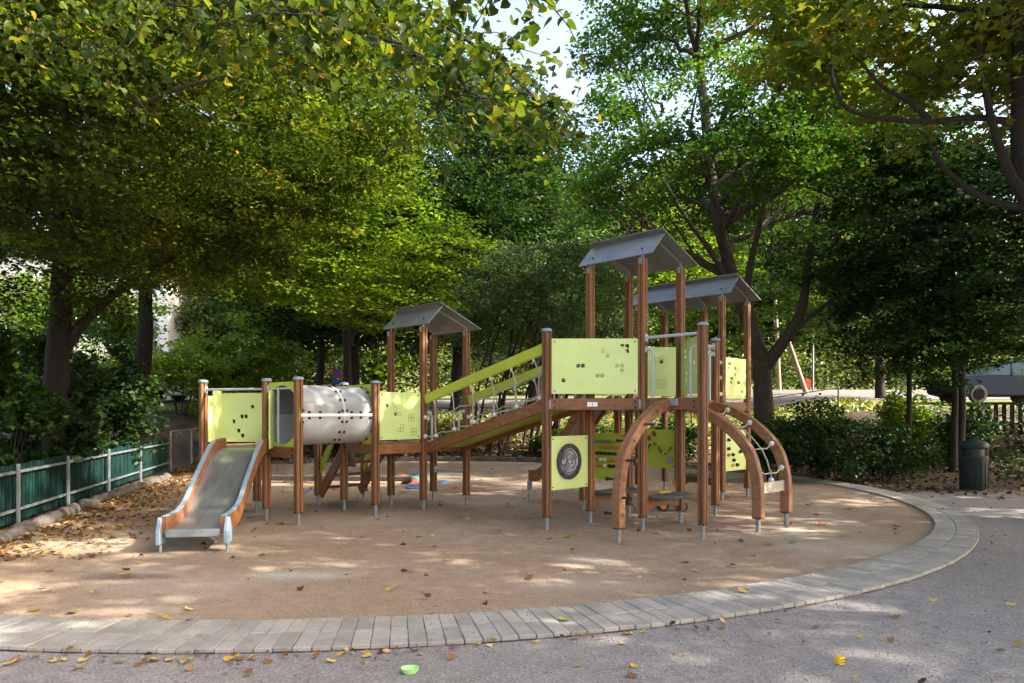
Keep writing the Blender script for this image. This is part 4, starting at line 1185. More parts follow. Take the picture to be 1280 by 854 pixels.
def car(x, y, ang, label, paint):
    z = gzf(x, y) + .03
    t = thing("parked_car", (x, y, z), label, "car", "cars parked beyond the trees")
    a = Vector((math.cos(ang), math.sin(ang), 0)); b = Vector((-math.sin(ang), math.cos(ang), 0)); o = Vector((x, y, z))
    body = [(-2.15, .32), (-2.2, .55), (-2.12, .82), (-1.75, .92), (1.05, .95), (1.9, .82), (2.15, .66), (2.18, .35), (1.75, .24), (-1.75, .24)]
    MB().prism(body, o, a, ZZ, b, -.86, .86).build("body", paint, t, bevel=.05, seg=2)
    cab = [(-1.85, .9), (-1.45, 1.35), (-.9, 1.47), (.1, 1.46), (.55, 1.3), (1.15, .93)]
    MB().prism(cab, o, a, ZZ, b, -.74, .74).build("cabin_glass", M['carglass'], t, bevel=.05, seg=2)
    MB().prism([(-1.5, 1.36), (-.9, 1.49), (.1, 1.485), (.5, 1.36), (.1, 1.42), (-.9, 1.43)], o, a, ZZ, b, -.72, .72).build("roof", paint, t, bevel=.01)
    for s_ in (-1, 1):
        for xx in (-.85, .12): MB().bar(o + a * (xx - .05) + b * (s_ * .752) + ZZ * .92, o + a * (xx + .02) + b * (s_ * .72) + ZZ * 1.44, .06, .03, up=b).build("pillar", paint, t)
        for xx in (-1.35, 1.38):
            w = MB().tube([o + a * xx + b * (s_ * .70) + ZZ * .31, o + a * xx + b * (s_ * .875) + ZZ * .31], .32, 20).build("wheel", M['tyre'], t, bevel=.03)
            MB().tube([o + a * xx + b * (s_ * .86) + ZZ * .31, o + a * xx + b * (s_ * .888) + ZZ * .31], .2, 14).build("rim", M['picket'], w)
        MB().box(o + a * 2.1 + b * (s_ * .62) + ZZ * .68, .14, .34, .14, ang).build("headlight", M['white'], t, bevel=.03)
        MB().box(o - a * 2.13 + b * (s_ * .66) + ZZ * .75, .1, .28, .18, ang).build("tail_light", M['paint_red'], t, bevel=.02)
car(17.5, 26.0, R(183), "dark blue car parked behind the picket fence on the right", M['carpaint'])
car(-12.6, 29.5, R(178), "pale car on the road seen under the trees on the left", M['white'])

bd = thing("apartment_house", (-24, 46, gzf(-24, 46)), "pale sunlit rendered house behind the trees on the left", "house")
bz = gzf(-24, 44) - .5
MB().box((-28.4, 48, bz + 4.5), 15, 8, 9).build("wall", M['facade'], bd)
MB().box((-28.4, 48, bz + 9.15), 15.8, 8.8, .3).build("roof", M['dark'], bd)
for r_ in range(3):
    for k in range(6):
        xx, zz = -34.6 + k * 2.5, bz + 1.8 + r_ * 2.7
        w = MB().box((xx, 43.98, zz), 1.3, .08, 1.5).build("window", M['white'], bd)
        MB().box((xx, 43.93, zz), 1.1, .04, 1.3).build("pane", M['glass'], w)

# ---------------------------------------------------------------- trees
def bez(p0, p1, p2, n):
    return [p0 * (1 - t) ** 2 + p1 * (2 * t * (1 - t)) + p2 * t * t for t in np.linspace(0, 1, n)]
NP = lambda *a: np.array(a, float)

def wob(pts, amp, g):
    return [NP(*p) + (g.normal(0, amp, 3) if 0 < i < len(pts) - 1 else 0) for i, p in enumerate(pts)]

def crown_points(g, c, rad, ncl, per, crad, flat, gap, shell=.45, zmin=None, keep=None):
    """leaf clusters spread through an uneven ellipsoid, with gaps"""
    c = NP(*c); rad = NP(*rad)
    out = []
    ph = g.uniform(0, 6.28, 9)
    tries = 0
    while len(out) < ncl and tries < ncl * 30:
        tries += 1
        d = g.normal(0, 1, 3); d /= np.linalg.norm(d)
        r = g.uniform(shell ** 3, 1) ** (1 / 3)
        lump = 1 + .16 * math.sin(3 * d[0] + ph[0]) + .13 * math.sin(4 * d[1] + 2 * d[2] + ph[1]) + .10 * math.sin(7 * d[0] - 5 * d[2] + ph[2])
        p = c + d * rad * r * lump
        f = math.sin(p[0] * 1.1 + ph[3]) * math.sin(p[1] * 1.2 + ph[4]) + math.sin(p[2] * 1.5 + ph[5] + .6 * math.sin(p[0] * .8 + ph[6]))
        if f < gap: continue
        if zmin is not None and p[2] < zmin(p): continue
        if keep is not None and not keep(p): continue
        out.append(p)
    cl = np.array(out)
    n = len(cl)
    m = per
    off = g.normal(0, 1, (n, m, 3)); off /= np.linalg.norm(off, axis=2)[:, :, None]; off *= (g.uniform(0, 1, (n, m, 1)) ** .5)
    size = crad * g.uniform(.6, 1.3, (n, 1, 1))
    off = off * size * NP(1, 1, flat)
    # sprays droop outward a little
    hd = (cl - c)[:, None, :] * NP(1, 1, 0); hd /= np.linalg.norm(hd, axis=2)[:, :, None] + 1e-6
    off[:, :, 2] -= .25 * (off * hd).sum(2)
    return cl, (cl[:, None, :] + off).reshape(-1, 3)

def tree(name, label, base, path, r0, cc, rad, mleaf, leaf, ncl, per, crad=.55, flat=.35, gap=-.6, seed=1, bark='bark', nlimb=9, tilt=.6, tmpl=LEAF_Q, group=None, limbs=(), zmin=None, keep=None, cat="tree", twig=True, shell=.45, rtop=.35, r_limb=.42, lowfrac=.35):
    g = np.random.default_rng(seed)
    bx_, by_ = base[0], base[1]; z0 = gzf(bx_, by_)
    t = thing(name, (bx_, by_, z0), label, cat, group)
    pts = [NP(bx_, by_, z0 - .15)] + [NP(*p) for p in path]
    # trunk along the given path, smoothed
    ctrl = [Vector(p) for p in pts]
    tr = smooth_curve(ctrl, 5) if len(ctrl) > 2 else ctrl
    n = len(tr)
    rr = [r0 * (1 - (1 - rtop) * i / (n - 1)) * (1 + .35 * math.exp(-i * 1.2)) for i in range(n)]
    tr = [Vector(p) + Vector(g.normal(0, r0 * .06, 3)) * (i > 0) for i, p in enumerate(tr)]
    MB().tube(tr, rr, 10).build("trunk", M[bark], t, smooth=True)
    cl, lp_ = crown_points(g, cc, rad, ncl, per, crad, flat, gap, shell, zmin, keep)
    # limbs
    lo = int(n * lowfrac)
    tgt = []
    for L_ in limbs:
        pp = [Vector(p) for p in L_[0]]
        cv = smooth_curve(pp, 5)
        k = len(cv)
        MB().tube(cv, [L_[1] * (1 - .7 * i / (k - 1)) for i in range(k)], 8).build("branch", M[bark], t, smooth=True)
    ids = g.permutation(len(cl))
    if nlimb and len(cl):
        groups = {}
        seeds = cl[ids[:nlimb]]
        as_ = np.argmin(((cl[:, None, :] - seeds[None]) ** 2).sum(2), axis=1)
        for k in range(nlimb):
            mem = cl[as_ == k]
            if len(mem) < 2: continue
            mid = mem.mean(0)
            j = min(n - 1, max(lo, int(lo + (n - lo) * g.uniform(0, 1))))
            # start from the trunk point lower than the target
            best = min(range(lo, n), key=lambda q: abs(tr[q].z - (mid[2] - .35 * math.hypot(mid[0] - tr[q].x, mid[1] - tr[q].y))))
            s_ = NP(*tr[best])
            m_ = MB()
            ctl = s_ * .45 + mid * .55 + NP(0, 0, .12 * np.linalg.norm(mid - s_))
            bz_ = wob(bez(s_, ctl, mid, 9), .05 * np.linalg.norm(mid - s_) / 3, g)
            r1 = min(rr[best] * .75, r0 * r_limb * g.uniform(.7, 1.1))
            m_.tube(bz_, [r1 * (1 - .75 * i / 8) for i in range(9)], 6)
            if twig:
                sub = mem[g.permutation(len(mem))[:min(len(mem), 14)]]
                for q in sub:
                    i0 = int(g.integers(3, 9)); a_ = bz_[i0]
                    ct = a_ * .5 + q * .5 + NP(0, 0, .08 * np.linalg.norm(q - a_))
                    m_.tube(bez(a_, ct, q, 5), [r1 * .32 * (1 - .17 * i) for i in range(5)], 4, cap=False)
            m_.build("branch", M[bark], t, smooth=True)
    me = leaf_cloud("crown", lp_ - NP(*WORLD[t.name]), leaf, g, tilt, tmpl, group=per)
    me.materials.append(M[mleaf])
    link("crown", me, WORLD[t.name], t)
    return t
TREES_BEGIN = True

# A: big lime on the left, crown arching over the camera side
tree("lime_tree", "big old lime tree behind the green fence whose dark crown fills the upper left", (-7.15, 11.2), [(-7.1, 11.2, 1.5), (-7.0, 11.2, 2.6), (-6.9, 11.2, 4.5), (-6.8, 11.1, 7.5), (-6.6, 11, 10)], .215,
     (-5.6, 8.6, 6.4), (5.8, 5.4, 4.2), 'lf_lime', .066, 4300, 105, .46, .3, -.42, 3, nlimb=16, tilt=.6, lowfrac=.5,
     limbs=[([(-7.05, 11.2, 2.2), (-6.6, 11.3, 2.9), (-6.0, 11.5, 3.5), (-4.8, 11.5, 4.2)], .10), ([(-6.9, 11.2, 4.5), (-4.5, 8.5, 5.2), (-2.4, 5.6, 4.6), (-1.2, 4.2, 4.0), (-.7, 3.7, 3.8)], .05),
            ([(-6.9, 11.2, 3.8), (-4.5, 7.8, 4.3), (-2.9, 5.8, 3.9), (-1.9, 5.0, 3.75)], .03)],
     zmin=lambda p: 2.75 + .5 * max(0, p[0] + 5.0) + .06 * max(0, 9 - p[1]), keep=lambda p: p[1] > 2.2 and p[0] < .35 * p[1] * .3 + .2)
LIME = bpy.data.objects["lime_tree"]

# the bough of the lime that hangs near the camera: its leaves are large in view, each one its own part
g = np.random.default_rng(77)
def one_leaf_mesh(tmpl, r, m, name="leaf"):
    K, Fc = tmpl
    me = fast_mesh(name, K, Fc.ravel(), 3, np.full(len(Fc), r)); me.materials.append(m); return me
LEAF_P = (np.r_[LEAF_H[0] + NP(0, 0, 0), [(-.018, -.45, .10), (.018, -.45, .10), (0, .04, 0)]], np.r_[LEAF_H[1], [(9, 10, 11)]])
LEAVES = [one_leaf_mesh(LEAF_P, r, M['lf_lime']) for r in (.1, .3, .45, .55, .65, .75, .8, .86, .93, .99)]
bough = [[(-2.6, 5.4, 4.3), (-1.6, 4.4, 3.75), (-.75, 3.9, 3.35), (-.2, 3.65, 3.02), (.02, 3.6, 2.8)],
         [(-1.9, 4.8, 4.3), (-.9, 4.0, 3.75), (-.1, 3.6, 3.45), (.35, 3.5, 3.25)],
         [(-2.4, 4.6, 4.1), (-1.5, 3.9, 3.55), (-.9, 3.6, 3.3), (-.55, 3.5, 3.05)],
         [(-.9, 4.0, 3.75), (-.2, 4.2, 3.5), (.25, 4.3, 3.2), (.42, 4.3, 2.98)],
         [(-3.4, 5.8, 4.7), (-2.6, 4.9, 4.1), (-1.9, 4.4, 3.75), (-1.4, 4.2, 3.5)],
         [(-4.2, 6.2, 4.7), (-3.5, 5.4, 4.1), (-2.8, 4.8, 3.75), (-2.3, 4.5, 3.5)]]
spots = []
for b_ in bough:
    cv = smooth_curve([Vector(p) + Vector((-.18, 0, .14)) for p in b_], 8)
    k = len(cv); MB().tube(cv, [.016 * (1 - .8 * i / (k - 1)) for i in range(k)], 6).build("branch", M['bark'], LIME, smooth=True)
    m_ = MB()
    for i in range(5, k, 1):
        for s_ in range(2):
            e = cv[i] + Vector((g.normal(0, .22), g.normal(0, .2), g.normal(-.10, .12)))
            md = (cv[i] + e) / 2 + Vector((0, 0, .04))
            tw = [cv[i], md, e]
            m_.tube(tw, [.004, .003, .0015], 4, cap=False)
            for q in range(7): spots.append((tw[1].lerp(e, g.uniform(-.3, 1.05)), e))
    m_.build("twig", M['bark'], LIME)
g.shuffle(spots)
for p, e in spots[:290]:
    q = p + Vector(g.normal(0, .05, 3))
    d = Vector((g.normal(0, .6), g.normal(0, .6), -abs(g.normal(.7, .35)))).normalized()
    rot = d.to_track_quat('Y', 'Z').to_euler()
    o = link("leaf", LEAVES[int(min(9, abs(g.normal(3.3, 2.3))))], q, LIME, rot)
    s_ = .049 * g.uniform(.6, 1.35); o.scale = (s_, s_, s_)
rp_ = np.array([[p.x, p.y, p.z] for p, e in spots[290:]])
rp_ = np.r_[rp_, rp_ + g.normal(0, .12, rp_.shape)]
me = leaf_cloud("leaf_mass", rp_ - NP(*WORLD[LIME.name]), .050, g, 1.1, LEAF_H, droop=.8, rnd=g.uniform(.1, .935, len(rp_)))
me.materials.append(M['lf_lime'])
tag(link("leaf_mass", me, WORLD[LIME.name], LIME), kind='stuff')

# B-D: trunks behind the fence and beyond the slide tower
tree("lime_tree", "leaning mid-sized tree with dark trunk behind the far end of the green fence", (-9.3, 17.6), [(-9.15, 17.6, 1.6), (-8.9, 17.6, 3.2), (-8.9, 17.6, 5.5), (-8.7, 17.5, 9)], .27,
     (-8.4, 17.0, 6.8), (4.2, 3.6, 4.4), 'lf_mid', .10, 950, 54, .62, .3, -.55, 5, nlimb=12, zmin=lambda p: 2.7 + .2 * max(0, p[0] + 8))
tree("lime_tree", "slender tree with thin straight dark trunk left of the no-parking sign", (-6.35, 24), [(-6.35, 24, 3), (-6.3, 24, 6), (-6.2, 24, 9)], .15,
     (-6.6, 23.5, 6.6), (3.4, 2.8, 3.0), 'lf_dark', .15, 420, 48, .7, .35, -.5, 6, nlimb=9, zmin=lambda p: 3.6)
tree("lime_tree", "thick dark trunked tree directly right of the no-parking sign", (-5.45, 24.6), [(-5.45, 24.6, 3), (-5.3, 24.6, 6), (-5.0, 24.5, 10)], .34,
     (-4.6, 24.2, 7.0), (4.4, 3.4, 3.4), 'lf_dark', .15, 620, 50, .75, .35, -.6, 7, nlimb=11, zmin=lambda p: 3.9)
# the sunlit maple-like boughs left of centre
tree("maple_tree", "sunlit bright green tree with layered boughs behind the tunnel", (-4.2, 18.8), [(-4.25, 18.8, 2), (-4.3, 18.6, 4), (-4.4, 18.2, 6.5), (-4.4, 18, 8.5)], .13,
     (-4.4, 16.8, 5.6), (3.5, 3.0, 3.1), 'lf_bright', .095, 950, 52, .62, .16, -.6, 8, nlimb=12, tilt=.4, zmin=lambda p: 3.3 + .25 * abs(p[0] + 3.2))
# dark mass centre-back
tree("elm_tree", "tall dark green tree rising behind the low roofed tower", (-2.0, 28), [(-2.0, 28, 4), (-1.9, 28, 8), (-1.8, 27.8, 12)], .38,
     (-2.0, 27, 9.4), (5.2, 4.2, 6.6), 'lf_dark', .14, 1700, 54, .9, .35, -.9, 9, nlimb=12, zmin=lambda p: 3.6, tilt=.7)
tree("elm_tree", "tall green tree with grey-green leaves behind the bushy stems, left of the sky gap", (1.0, 31), [(1.0, 31, 4), (1.0, 31, 8), (1.1, 30.8, 12)], .32,
     (-.3, 30.5, 8.4), (3.2, 3.4, 5.4), 'lf_grey', .13, 1000, 48, .9, .35, -.8, 10, nlimb=10, zmin=lambda p: 3.0, tilt=.7)
# multi-stemmed bush behind the ramp
bt = thing("bush", (.4, 22.6, gzf(.4, 22.6)), "large grey-green bush with many leaning dark stems behind the ramp bridge", "bush")
g = np.random.default_rng(21)
for k in range(26):
    x0 = g.uniform(-1.3, 2.0); y0 = 22.4 + g.uniform(-.6, .9)
    a = Vector((x0, y0, gzf(x0, y0) - .1)); tip = Vector((x0 + g.uniform(.5, 2.2), y0 + g.uniform(-1.2, .6), g.uniform(4.2, 6.2)))
    md = a.lerp(tip, .5) + Vector((-.25, 0, .35))
    MB().tube(wob(bez(a, md, tip, 10), .03, g), [g.uniform(.035, .06) * (1 - .08 * i) for i in range(10)], 6).build("stem", M['bark'], bt, smooth=True)
cl, lp_ = crown_points(g, (.9, 22.2, 4.8), (3.0, 2.3, 2.5), 760, 55, .45, .4, -.75, .35, zmin=lambda p: 2.9 + .2 * abs(p[0] - .5))
me = leaf_cloud("crown", lp_ - NP(*WORLD[bt.name]), .09, g, .8); me.materials.append(M['lf_grey']); link("crown", me, WORLD[bt.name], bt)

# G: the maple on the right
tree("maple_tree", "large maple with forked trunk right of the high tower", (6.45, 18.2), [(6.35, 18.2, 1.0), (6.3, 18.2, 2.2), (6.15, 18.2, 3.1), (5.6, 18.2, 4.6), (5.0, 18, 7), (4.6, 17.8, 10)], .29,
     (5.3, 17.6, 8.2), (5.2, 4.4, 4.8), 'lf_mid', .10, 1250, 74, .58, .3, .0, 12, bark='bark_light', nlimb=15, tilt=.6,
     limbs=[([(6.3, 18.2, 2.5), (6.7, 18.0, 3.1), (7.15, 17.9, 3.9), (7.3, 17.8, 5.2), (7.6, 17.6, 7.5)], .19), ([(6.2, 18.2, 3.0), (5.9, 18.1, 4.6), (6.2, 17.9, 6.4), (6.6, 17.8, 8.8)], .12),
            ([(6.75, 18.0, 3.2), (7.6, 17.6, 4.0), (8.9, 17.0, 4.9), (9.6, 16.6, 5.6), (11.0, 16.0, 6.3)], .07), ([(6.0, 18.2, 3.4), (5.2, 18, 5.0), (3.9, 17.8, 6.8), (3.0, 17.6, 8.8)], .10)],
     zmin=lambda p: 3.6 + .12 * abs(p[0] - 5.5), keep=lambda p: p[0] > 1.5 + .03 * p[2])
# H: the near tree in the upper right with bare limbs
tree("maple_tree", "nearest maple in the upper right corner with long bare limbs and yellowing leaves", (7.3, 9.3), [(7.15, 9.3, 1.5), (6.9, 9.3, 3.0), (6.6, 9.3, 4.2), (6.5, 9.3, 5.2), (6.45, 9.2, 7.5)], .17,
     (6.2, 8.8, 7.2), (3.7, 3.0, 2.4), 'lf_autumn', .125, 620, 36, .6, .3, -.6, 14, nlimb=9, tilt=.6, tmpl=LEAF_M,
     limbs=[([(6.6, 9.3, 4.15), (6.3, 9.2, 4.5), (6.0, 9.1, 5.2), (5.75, 9.0, 6.3)], .085), ([(6.55, 9.3, 5.1), (5.9, 9.2, 5.15), (5.2, 9.2, 5.1), (4.3, 9.1, 5.18), (4.0, 9.0, 5.5), (3.9, 8.9, 6.1)], .05),
            ([(5.3, 9.2, 5.12), (5.1, 9.3, 5.4), (4.75, 9.3, 5.6), (4.4, 9.3, 6.0)], .045), ([(6.65, 9.3, 4.0), (6.1, 9.4, 4.2), (5.6, 9.4, 4.6), (5.3, 9.3, 5.0)], .055)],
     zmin=lambda p: 4.75 + .35 * max(0, 6 - p[0]), keep=lambda p: p[0] > 3.2)
# I: the dark young trees on the right
for (x, y, r, hh, lb, sd, cx_, rx_) in ((9.45, 17.3, .07, 6, "young dark tree with slim straight trunk left of the litter bin", 31, 9.2, 2.3), (10.35, 17.0, .085, 7, "dark layered young tree just behind the litter bin", 32, 9.9, 3.0),
                                        (10.75, 17.4, .11, 7.5, "dark twin trunk tree right of the litter bin before the picket fence", 33, 11.8, 3.2)):
    tree("hornbeam_tree", lb, (x, y), [(x + .05, y, 2), (x, y, 4), (x - .1, y, hh)], r, (cx_, y - .6, 4.9), (rx_, 2.4, 3.0), 'lf_dark', .105, 400, 54, .55, .22, -.35, sd, nlimb=10, tilt=.6, shell=.2, lowfrac=.25,
         zmin=lambda p: (1.9 + .35 * max(0, 9.0 - p[0])) if p[0] < 9.7 else 2.45)

tree("maple_tree", "mid green maple behind the picket fence at the right edge", (14.8, 29), [(14.7, 29, 3.5), (14.5, 28.8, 6), (14.3, 28.6, 9)], .2,
     (13.2, 28, 8.6), (5.4, 4, 4.8), 'lf_mid', .15, 900, 50, .75, .3, -.7, 15, nlimb=9, zmin=lambda p: 4.2)
tree("maple_tree", "light green tree between the forked maple and the dark young trees, beyond the road", (9.2, 41), [(9.2, 41, 5), (9.1, 41, 7), (9, 41, 10)], .2,
     (9.2, 40.5, 8.2), (4.2, 3.5, 4.6), 'lf_bright', .17, 620, 48, .8, .3, -.7, 16, nlimb=8, zmin=lambda p: 3.6)
# shrubs
def shrub(label, x, y, rad, h, mleaf, leaf, ncl, seed, per=40, name="shrub", crad=.3, tmpl=LEAF_Q, z0=None):
    g = np.random.default_rng(seed); z = gzf(x, y)
    t = thing(name, (x, y, z), label, "shrub")
    m_ = MB()
    for k in range(9):
        a = g.uniform(0, 6.28); d = g.uniform(.3, .9)
        tip = Vector((x + math.cos(a) * rad * d, y + math.sin(a) * rad * d, z + h * g.uniform(.6, .95)))
        m_.tube(bez(Vector((x + math.cos(a) * .12, y + math.sin(a) * .12, z - .05)), Vector((x + math.cos(a) * rad * d * .4, y + math.sin(a) * rad * d * .4, z + h * .5)), tip, 6), [.018 - .0025 * i for i in range(6)], 5, cap=False)
    m_.build("stem", M['bark'], t)
    cl, lp_ = crown_points(g, (x, y, z + h * .52), (rad, rad * .85, h * .5), ncl, per, crad, .55, -.45, .15)
    me = leaf_cloud("foliage", lp_ - NP(x, y, z), leaf, g, .8, tmpl); me.materials.append(M[mleaf]); link("foliage", me, (x, y, z), t)
shrub("dark low shrub right of the rope arch at the foot of the maple", 5.4, 14.9, 1.0, 1.25, 'lf_dark', .08, 90, 41)
shrub("dark shrub in the middle of the hedge between maple and litter bin", 6.6, 14.7, 1.05, 1.4, 'lf_dark', .08, 105, 42)
shrub("dark low shrub at the right end of the hedge near the litter bin", 7.65, 14.9, .85, 1.15, 'lf_dark', .08, 80, 43)
shrub("dark shrub behind the hedge under the maple's right limb", 6.9, 16.4, 1.1, 1.5, 'lf_dark', .085, 100, 44)
shrub("sunlit yellow-green shrub left of the litter bin", 10.0, 18.6, .7, 1.8, 'lf_bright', .10, 110, 45)
shrub("green shrub by the picket fence at the right edge", 12.6, 17.6, 1.1, 1.4, 'lf_mid', .10, 120, 46)
shrub("tall dark maple shrub behind the green fence at the left edge", -7.0, 8.7, .95, 2.5, 'lf_dark', .13, 150, 51, tmpl=LEAF_M, per=26)
shrub("dense dark shrub behind the middle of the green fence", -7.6, 11.4, 1.1, 2.4, 'lf_dark', .12, 170, 52, tmpl=LEAF_M, per=26)
shrub("dark shrub behind the green fence beside the leaning trunk", -8.5, 14.0, 1.25, 2.5, 'lf_dark', .12, 190, 53, per=34)
shrub("sunlit lower shrub in front of the lime trunk behind the fence", -6.75, 9.6, .7, 1.75, 'lf_dark', .12, 80, 54, tmpl=LEAF_M, per=22)
shrub("sunlit green shrub behind the slide tower on the bank", -10.5, 23.0, 1.6, 1.9, 'lf_bright', .12, 170, 55)
shrub("yellow-green shrub on the bank left of the wire mesh fence", -12.2, 20.0, 1.6, 2.3, 'lf_bright', .12, 170, 56)
shrub("tall sunlit yellow-green bush beside the road on the left, in front of the pale house", -15.5, 27.0, 3.0, 4.6, 'lf_bright', .16, 420, 62, crad=.5)
shrub("sunlit light green bush on the far left before the pale house", -20.5, 28.5, 3.0, 5.0, 'lf_far', .17, 420, 63, crad=.5)
shrub("tall sunlit bush right of the leaning trunk on the left bank", -10.4, 27.2, 2.4, 3.6, 'lf_bright', .15, 300, 64, crad=.45)
shrub("low green shrub behind the ramp bridge at the back edge", 1.4, 21.6, .8, .75, 'lf_mid', .09, 90, 57)
shrub("low dark shrub behind the maze panel at the back edge", 2.6, 21.8, .9, .9, 'lf_mid', .09, 90, 58)
shrub("dark shrub on the bank behind the stairs", -7.6, 21.0, 1.2, 1.4, 'lf_dark', .1, 140, 59)
shrub("dark leafy shrub behind the tunnel", -4.9, 22.2, 1.2, 1.2, 'lf_dark', .1, 120, 60)
shrub("dark shrub at the back edge below the high tower", 4.4, 20.6, 1.0, 1.2, 'lf_dark', .1, 110, 61)

g = np.random.default_rng(65)
gc = []
for k in range(330):
    x = g.uniform(9.4, 17); y = 14.6 + 7.5 * g.uniform()
    if math.sin(x * 1.3 + 2) * math.sin(y * 1.1) + .3 * math.sin(x * 3.1 + y * 2) < -.45: continue
    gc.append((x, y, gzf(x, y) + g.uniform(.03, .34)))
gc = np.repeat(np.array(gc), 20, axis=0); gc += g.normal(0, 1, gc.shape) * NP(.2, .2, .07)
me = leaf_cloud("ground_cover", gc, .085, g, .7); me.materials.append(M['lf_dark'])
tag(link("ground_cover", me, (0, 0, 0)), kind='stuff', label="low dark ground cover plants under the trees on the right")
shrub("dark tall shrub in front of the picket fence behind the litter bin", 11.2, 18.2, .9, 1.3, 'lf_dark', .09, 90, 66)
shrub("dark shrub at the far right edge before the picket fence", 14.0, 18.0, 1.1, 1.5, 'lf_dark', .09, 110, 67)
# far trees on the hill: one crown built once, then copied with the trunk
g = np.random.default_rng(90)
far_src = []
for k, (ml, sd) in enumerate((('lf_far', 91), ('lf_mid', 92), ('lf_bright', 93))):
    g = np.random.default_rng(sd)
    cl, lp_ = crown_points(g, (0, 0, 6.5), (3.8, 3.8, 5.2), 520, 42, .95, .4, -.8, .3)
    me = leaf_cloud("crown", lp_, .30, g, .8); me.materials.append(M[ml])
    o_ = MB().tube([(0, 0, -.3), (.05, 0, 3), (0, .1, 6), (.1, 0, 10)], [.25, .2, .14, .04], 8).build("trunk", M['bark'], smooth=True, origin=(0, 0, 0)); td_ = o_.data; bpy.data.objects.remove(o_)
    far_src.append((me, td_))
farlab = ["pale green tree standing on the hill beyond the road", "mid green tree standing on the hill beyond the road", "bright green tree standing on the hill beyond the road"]
spots_f = []
for k, x in enumerate(np.arange(-44, 46, 5.2)):
    spots_f.append((x + rng.uniform(-1.5, 1.5), 42 + rng.uniform(-2, 4) + (6 if -32 < x < -17 else 0), rng.uniform(.75, 1.15)))
for k, x in enumerate(np.arange(-60, 66, 7.5)):
    spots_f.append((x + rng.uniform(-2, 2), 60 + rng.uniform(-4, 8), rng.uniform(1.0, 1.5)))
for k, (x, y, s_) in enumerate(spots_f):
    if -36 < x < -20.5 and y < 50: continue
    if 1.0 < x < 6.5 and y < 50: s_ *= .62
    j = (k * 7 + 1) % 3
    z = gzf(x, y)
    t = thing("background_tree", (x, y, z), farlab[j], "tree", "trees on the hill beyond the road")
    t.rotation_euler = (0, 0, rng.uniform(0, 6.28)); t.scale = (s_, s_, s_ * rng.uniform(.9, 1.2))
    for nm, dt in (("crown", far_src[j][0]), ("trunk", far_src[j][1])):
        o = bpy.data.objects.new(nm, dt); col.objects.link(o); o.parent = t

g = np.random.default_rng(64)
up_ = []
for k in range(2600):
    x = g.uniform(-46, 46); y = 38.5 + abs(g.normal(0, 2.2)); hh = 1.2 + 1.1 * math.sin(x * .5 + 1) * math.sin(x * .21) + 1.0
    up_.append((x, y, gzf(x, y) + g.uniform(0, 1) * hh))
up_ = np.repeat(np.array(up_), 26, axis=0); up_ += g.normal(0, .38, up_.shape)
me = leaf_cloud("undergrowth", up_, .2, g, .8); me.materials.append(M['lf_far'])
tag(link("undergrowth", me, (0, 0, 0)), kind='stuff', label="bushy undergrowth along the far side of the road")
# trees just outside the frame on the right: they throw the dappled shade over the play area, the farthest added to close a sun gap
for (x, y, hh, sd, lb) in ((9.8, 3.4, 11.2, 71, "tall maple at the right side of the gravel, its crown shading the play area"), (14.5, 7.5, 12, 72, "tall maple at the far right of the gravel"), (15.5, 12.5, 12, 73, "tall maple on the right behind the litter bin"), (13.0, -1.5, 12, 74, "tall maple on the right beside the camera"), (18.0, 2.2, 13, 75, "unseen tall maple added for shade, farthest to the right of the gravel")):
    tree("maple_tree", lb, (x, y), [(x, y, 2.5), (x - .1, y, 5), (x, y, hh)], .25, (x, y, hh * .62), (4.6, 4.4, hh * .32), 'lf_mid', .16, 760 if sd in (73, 74) else 500, 42, .60, .3, -.35, sd, nlimb=9, zmin=lambda p: 3.4)

# ---------------------------------------------------------------- fallen leaves, litter, loose gravel
g = np.random.default_rng(5)
def curled(tmpl, seed):
    K, Fc = tmpl; K = K.copy(); q = np.random.default_rng(seed)
    K[:, 1] -= .45
    K[:, 2] = .18 * K[:, 0] ** 2 * 4 * q.uniform(.2, 1.2) + .3 * (K[:, 1]) ** 2 * q.uniform(-.2, 1) + q.normal(0, .04, len(K))
    K[:, 2] -= K[:, 2].min() - .03
    return (K, Fc)
FL_ME = {}
for nm in ('yellow', 'brown', 'green', 'red'):
    FL_ME[nm] = [one_leaf_mesh(curled(tp, 10 + i), r, M['fl_' + nm], "fallen_leaf") for i, (tp, r) in enumerate(((LEAF_H, .2), (LEAF_M, .7), (LEAF_H, .9)))]
def fallen(px, py, kind, size, place):
    x, y = gp(px, py)
    z = .038 if abs(math.hypot(x - CX, y - CY) - 8.34) < .3 else .006
    o = link("fallen_leaf", FL_ME[kind][rng.randrange(3)], (x, y, z), None, (rng.uniform(-.25, .25), rng.uniform(-.25, .25), rng.uniform(0, 6.28)), (size * .82,) * 3)
    tag(o, "%s fallen leaf lying %s" % ({'yellow': 'small yellow', 'brown': 'small dry brown', 'green': 'pale green', 'red': 'orange red'}[kind], place), "leaf", "fallen leaves " + place)
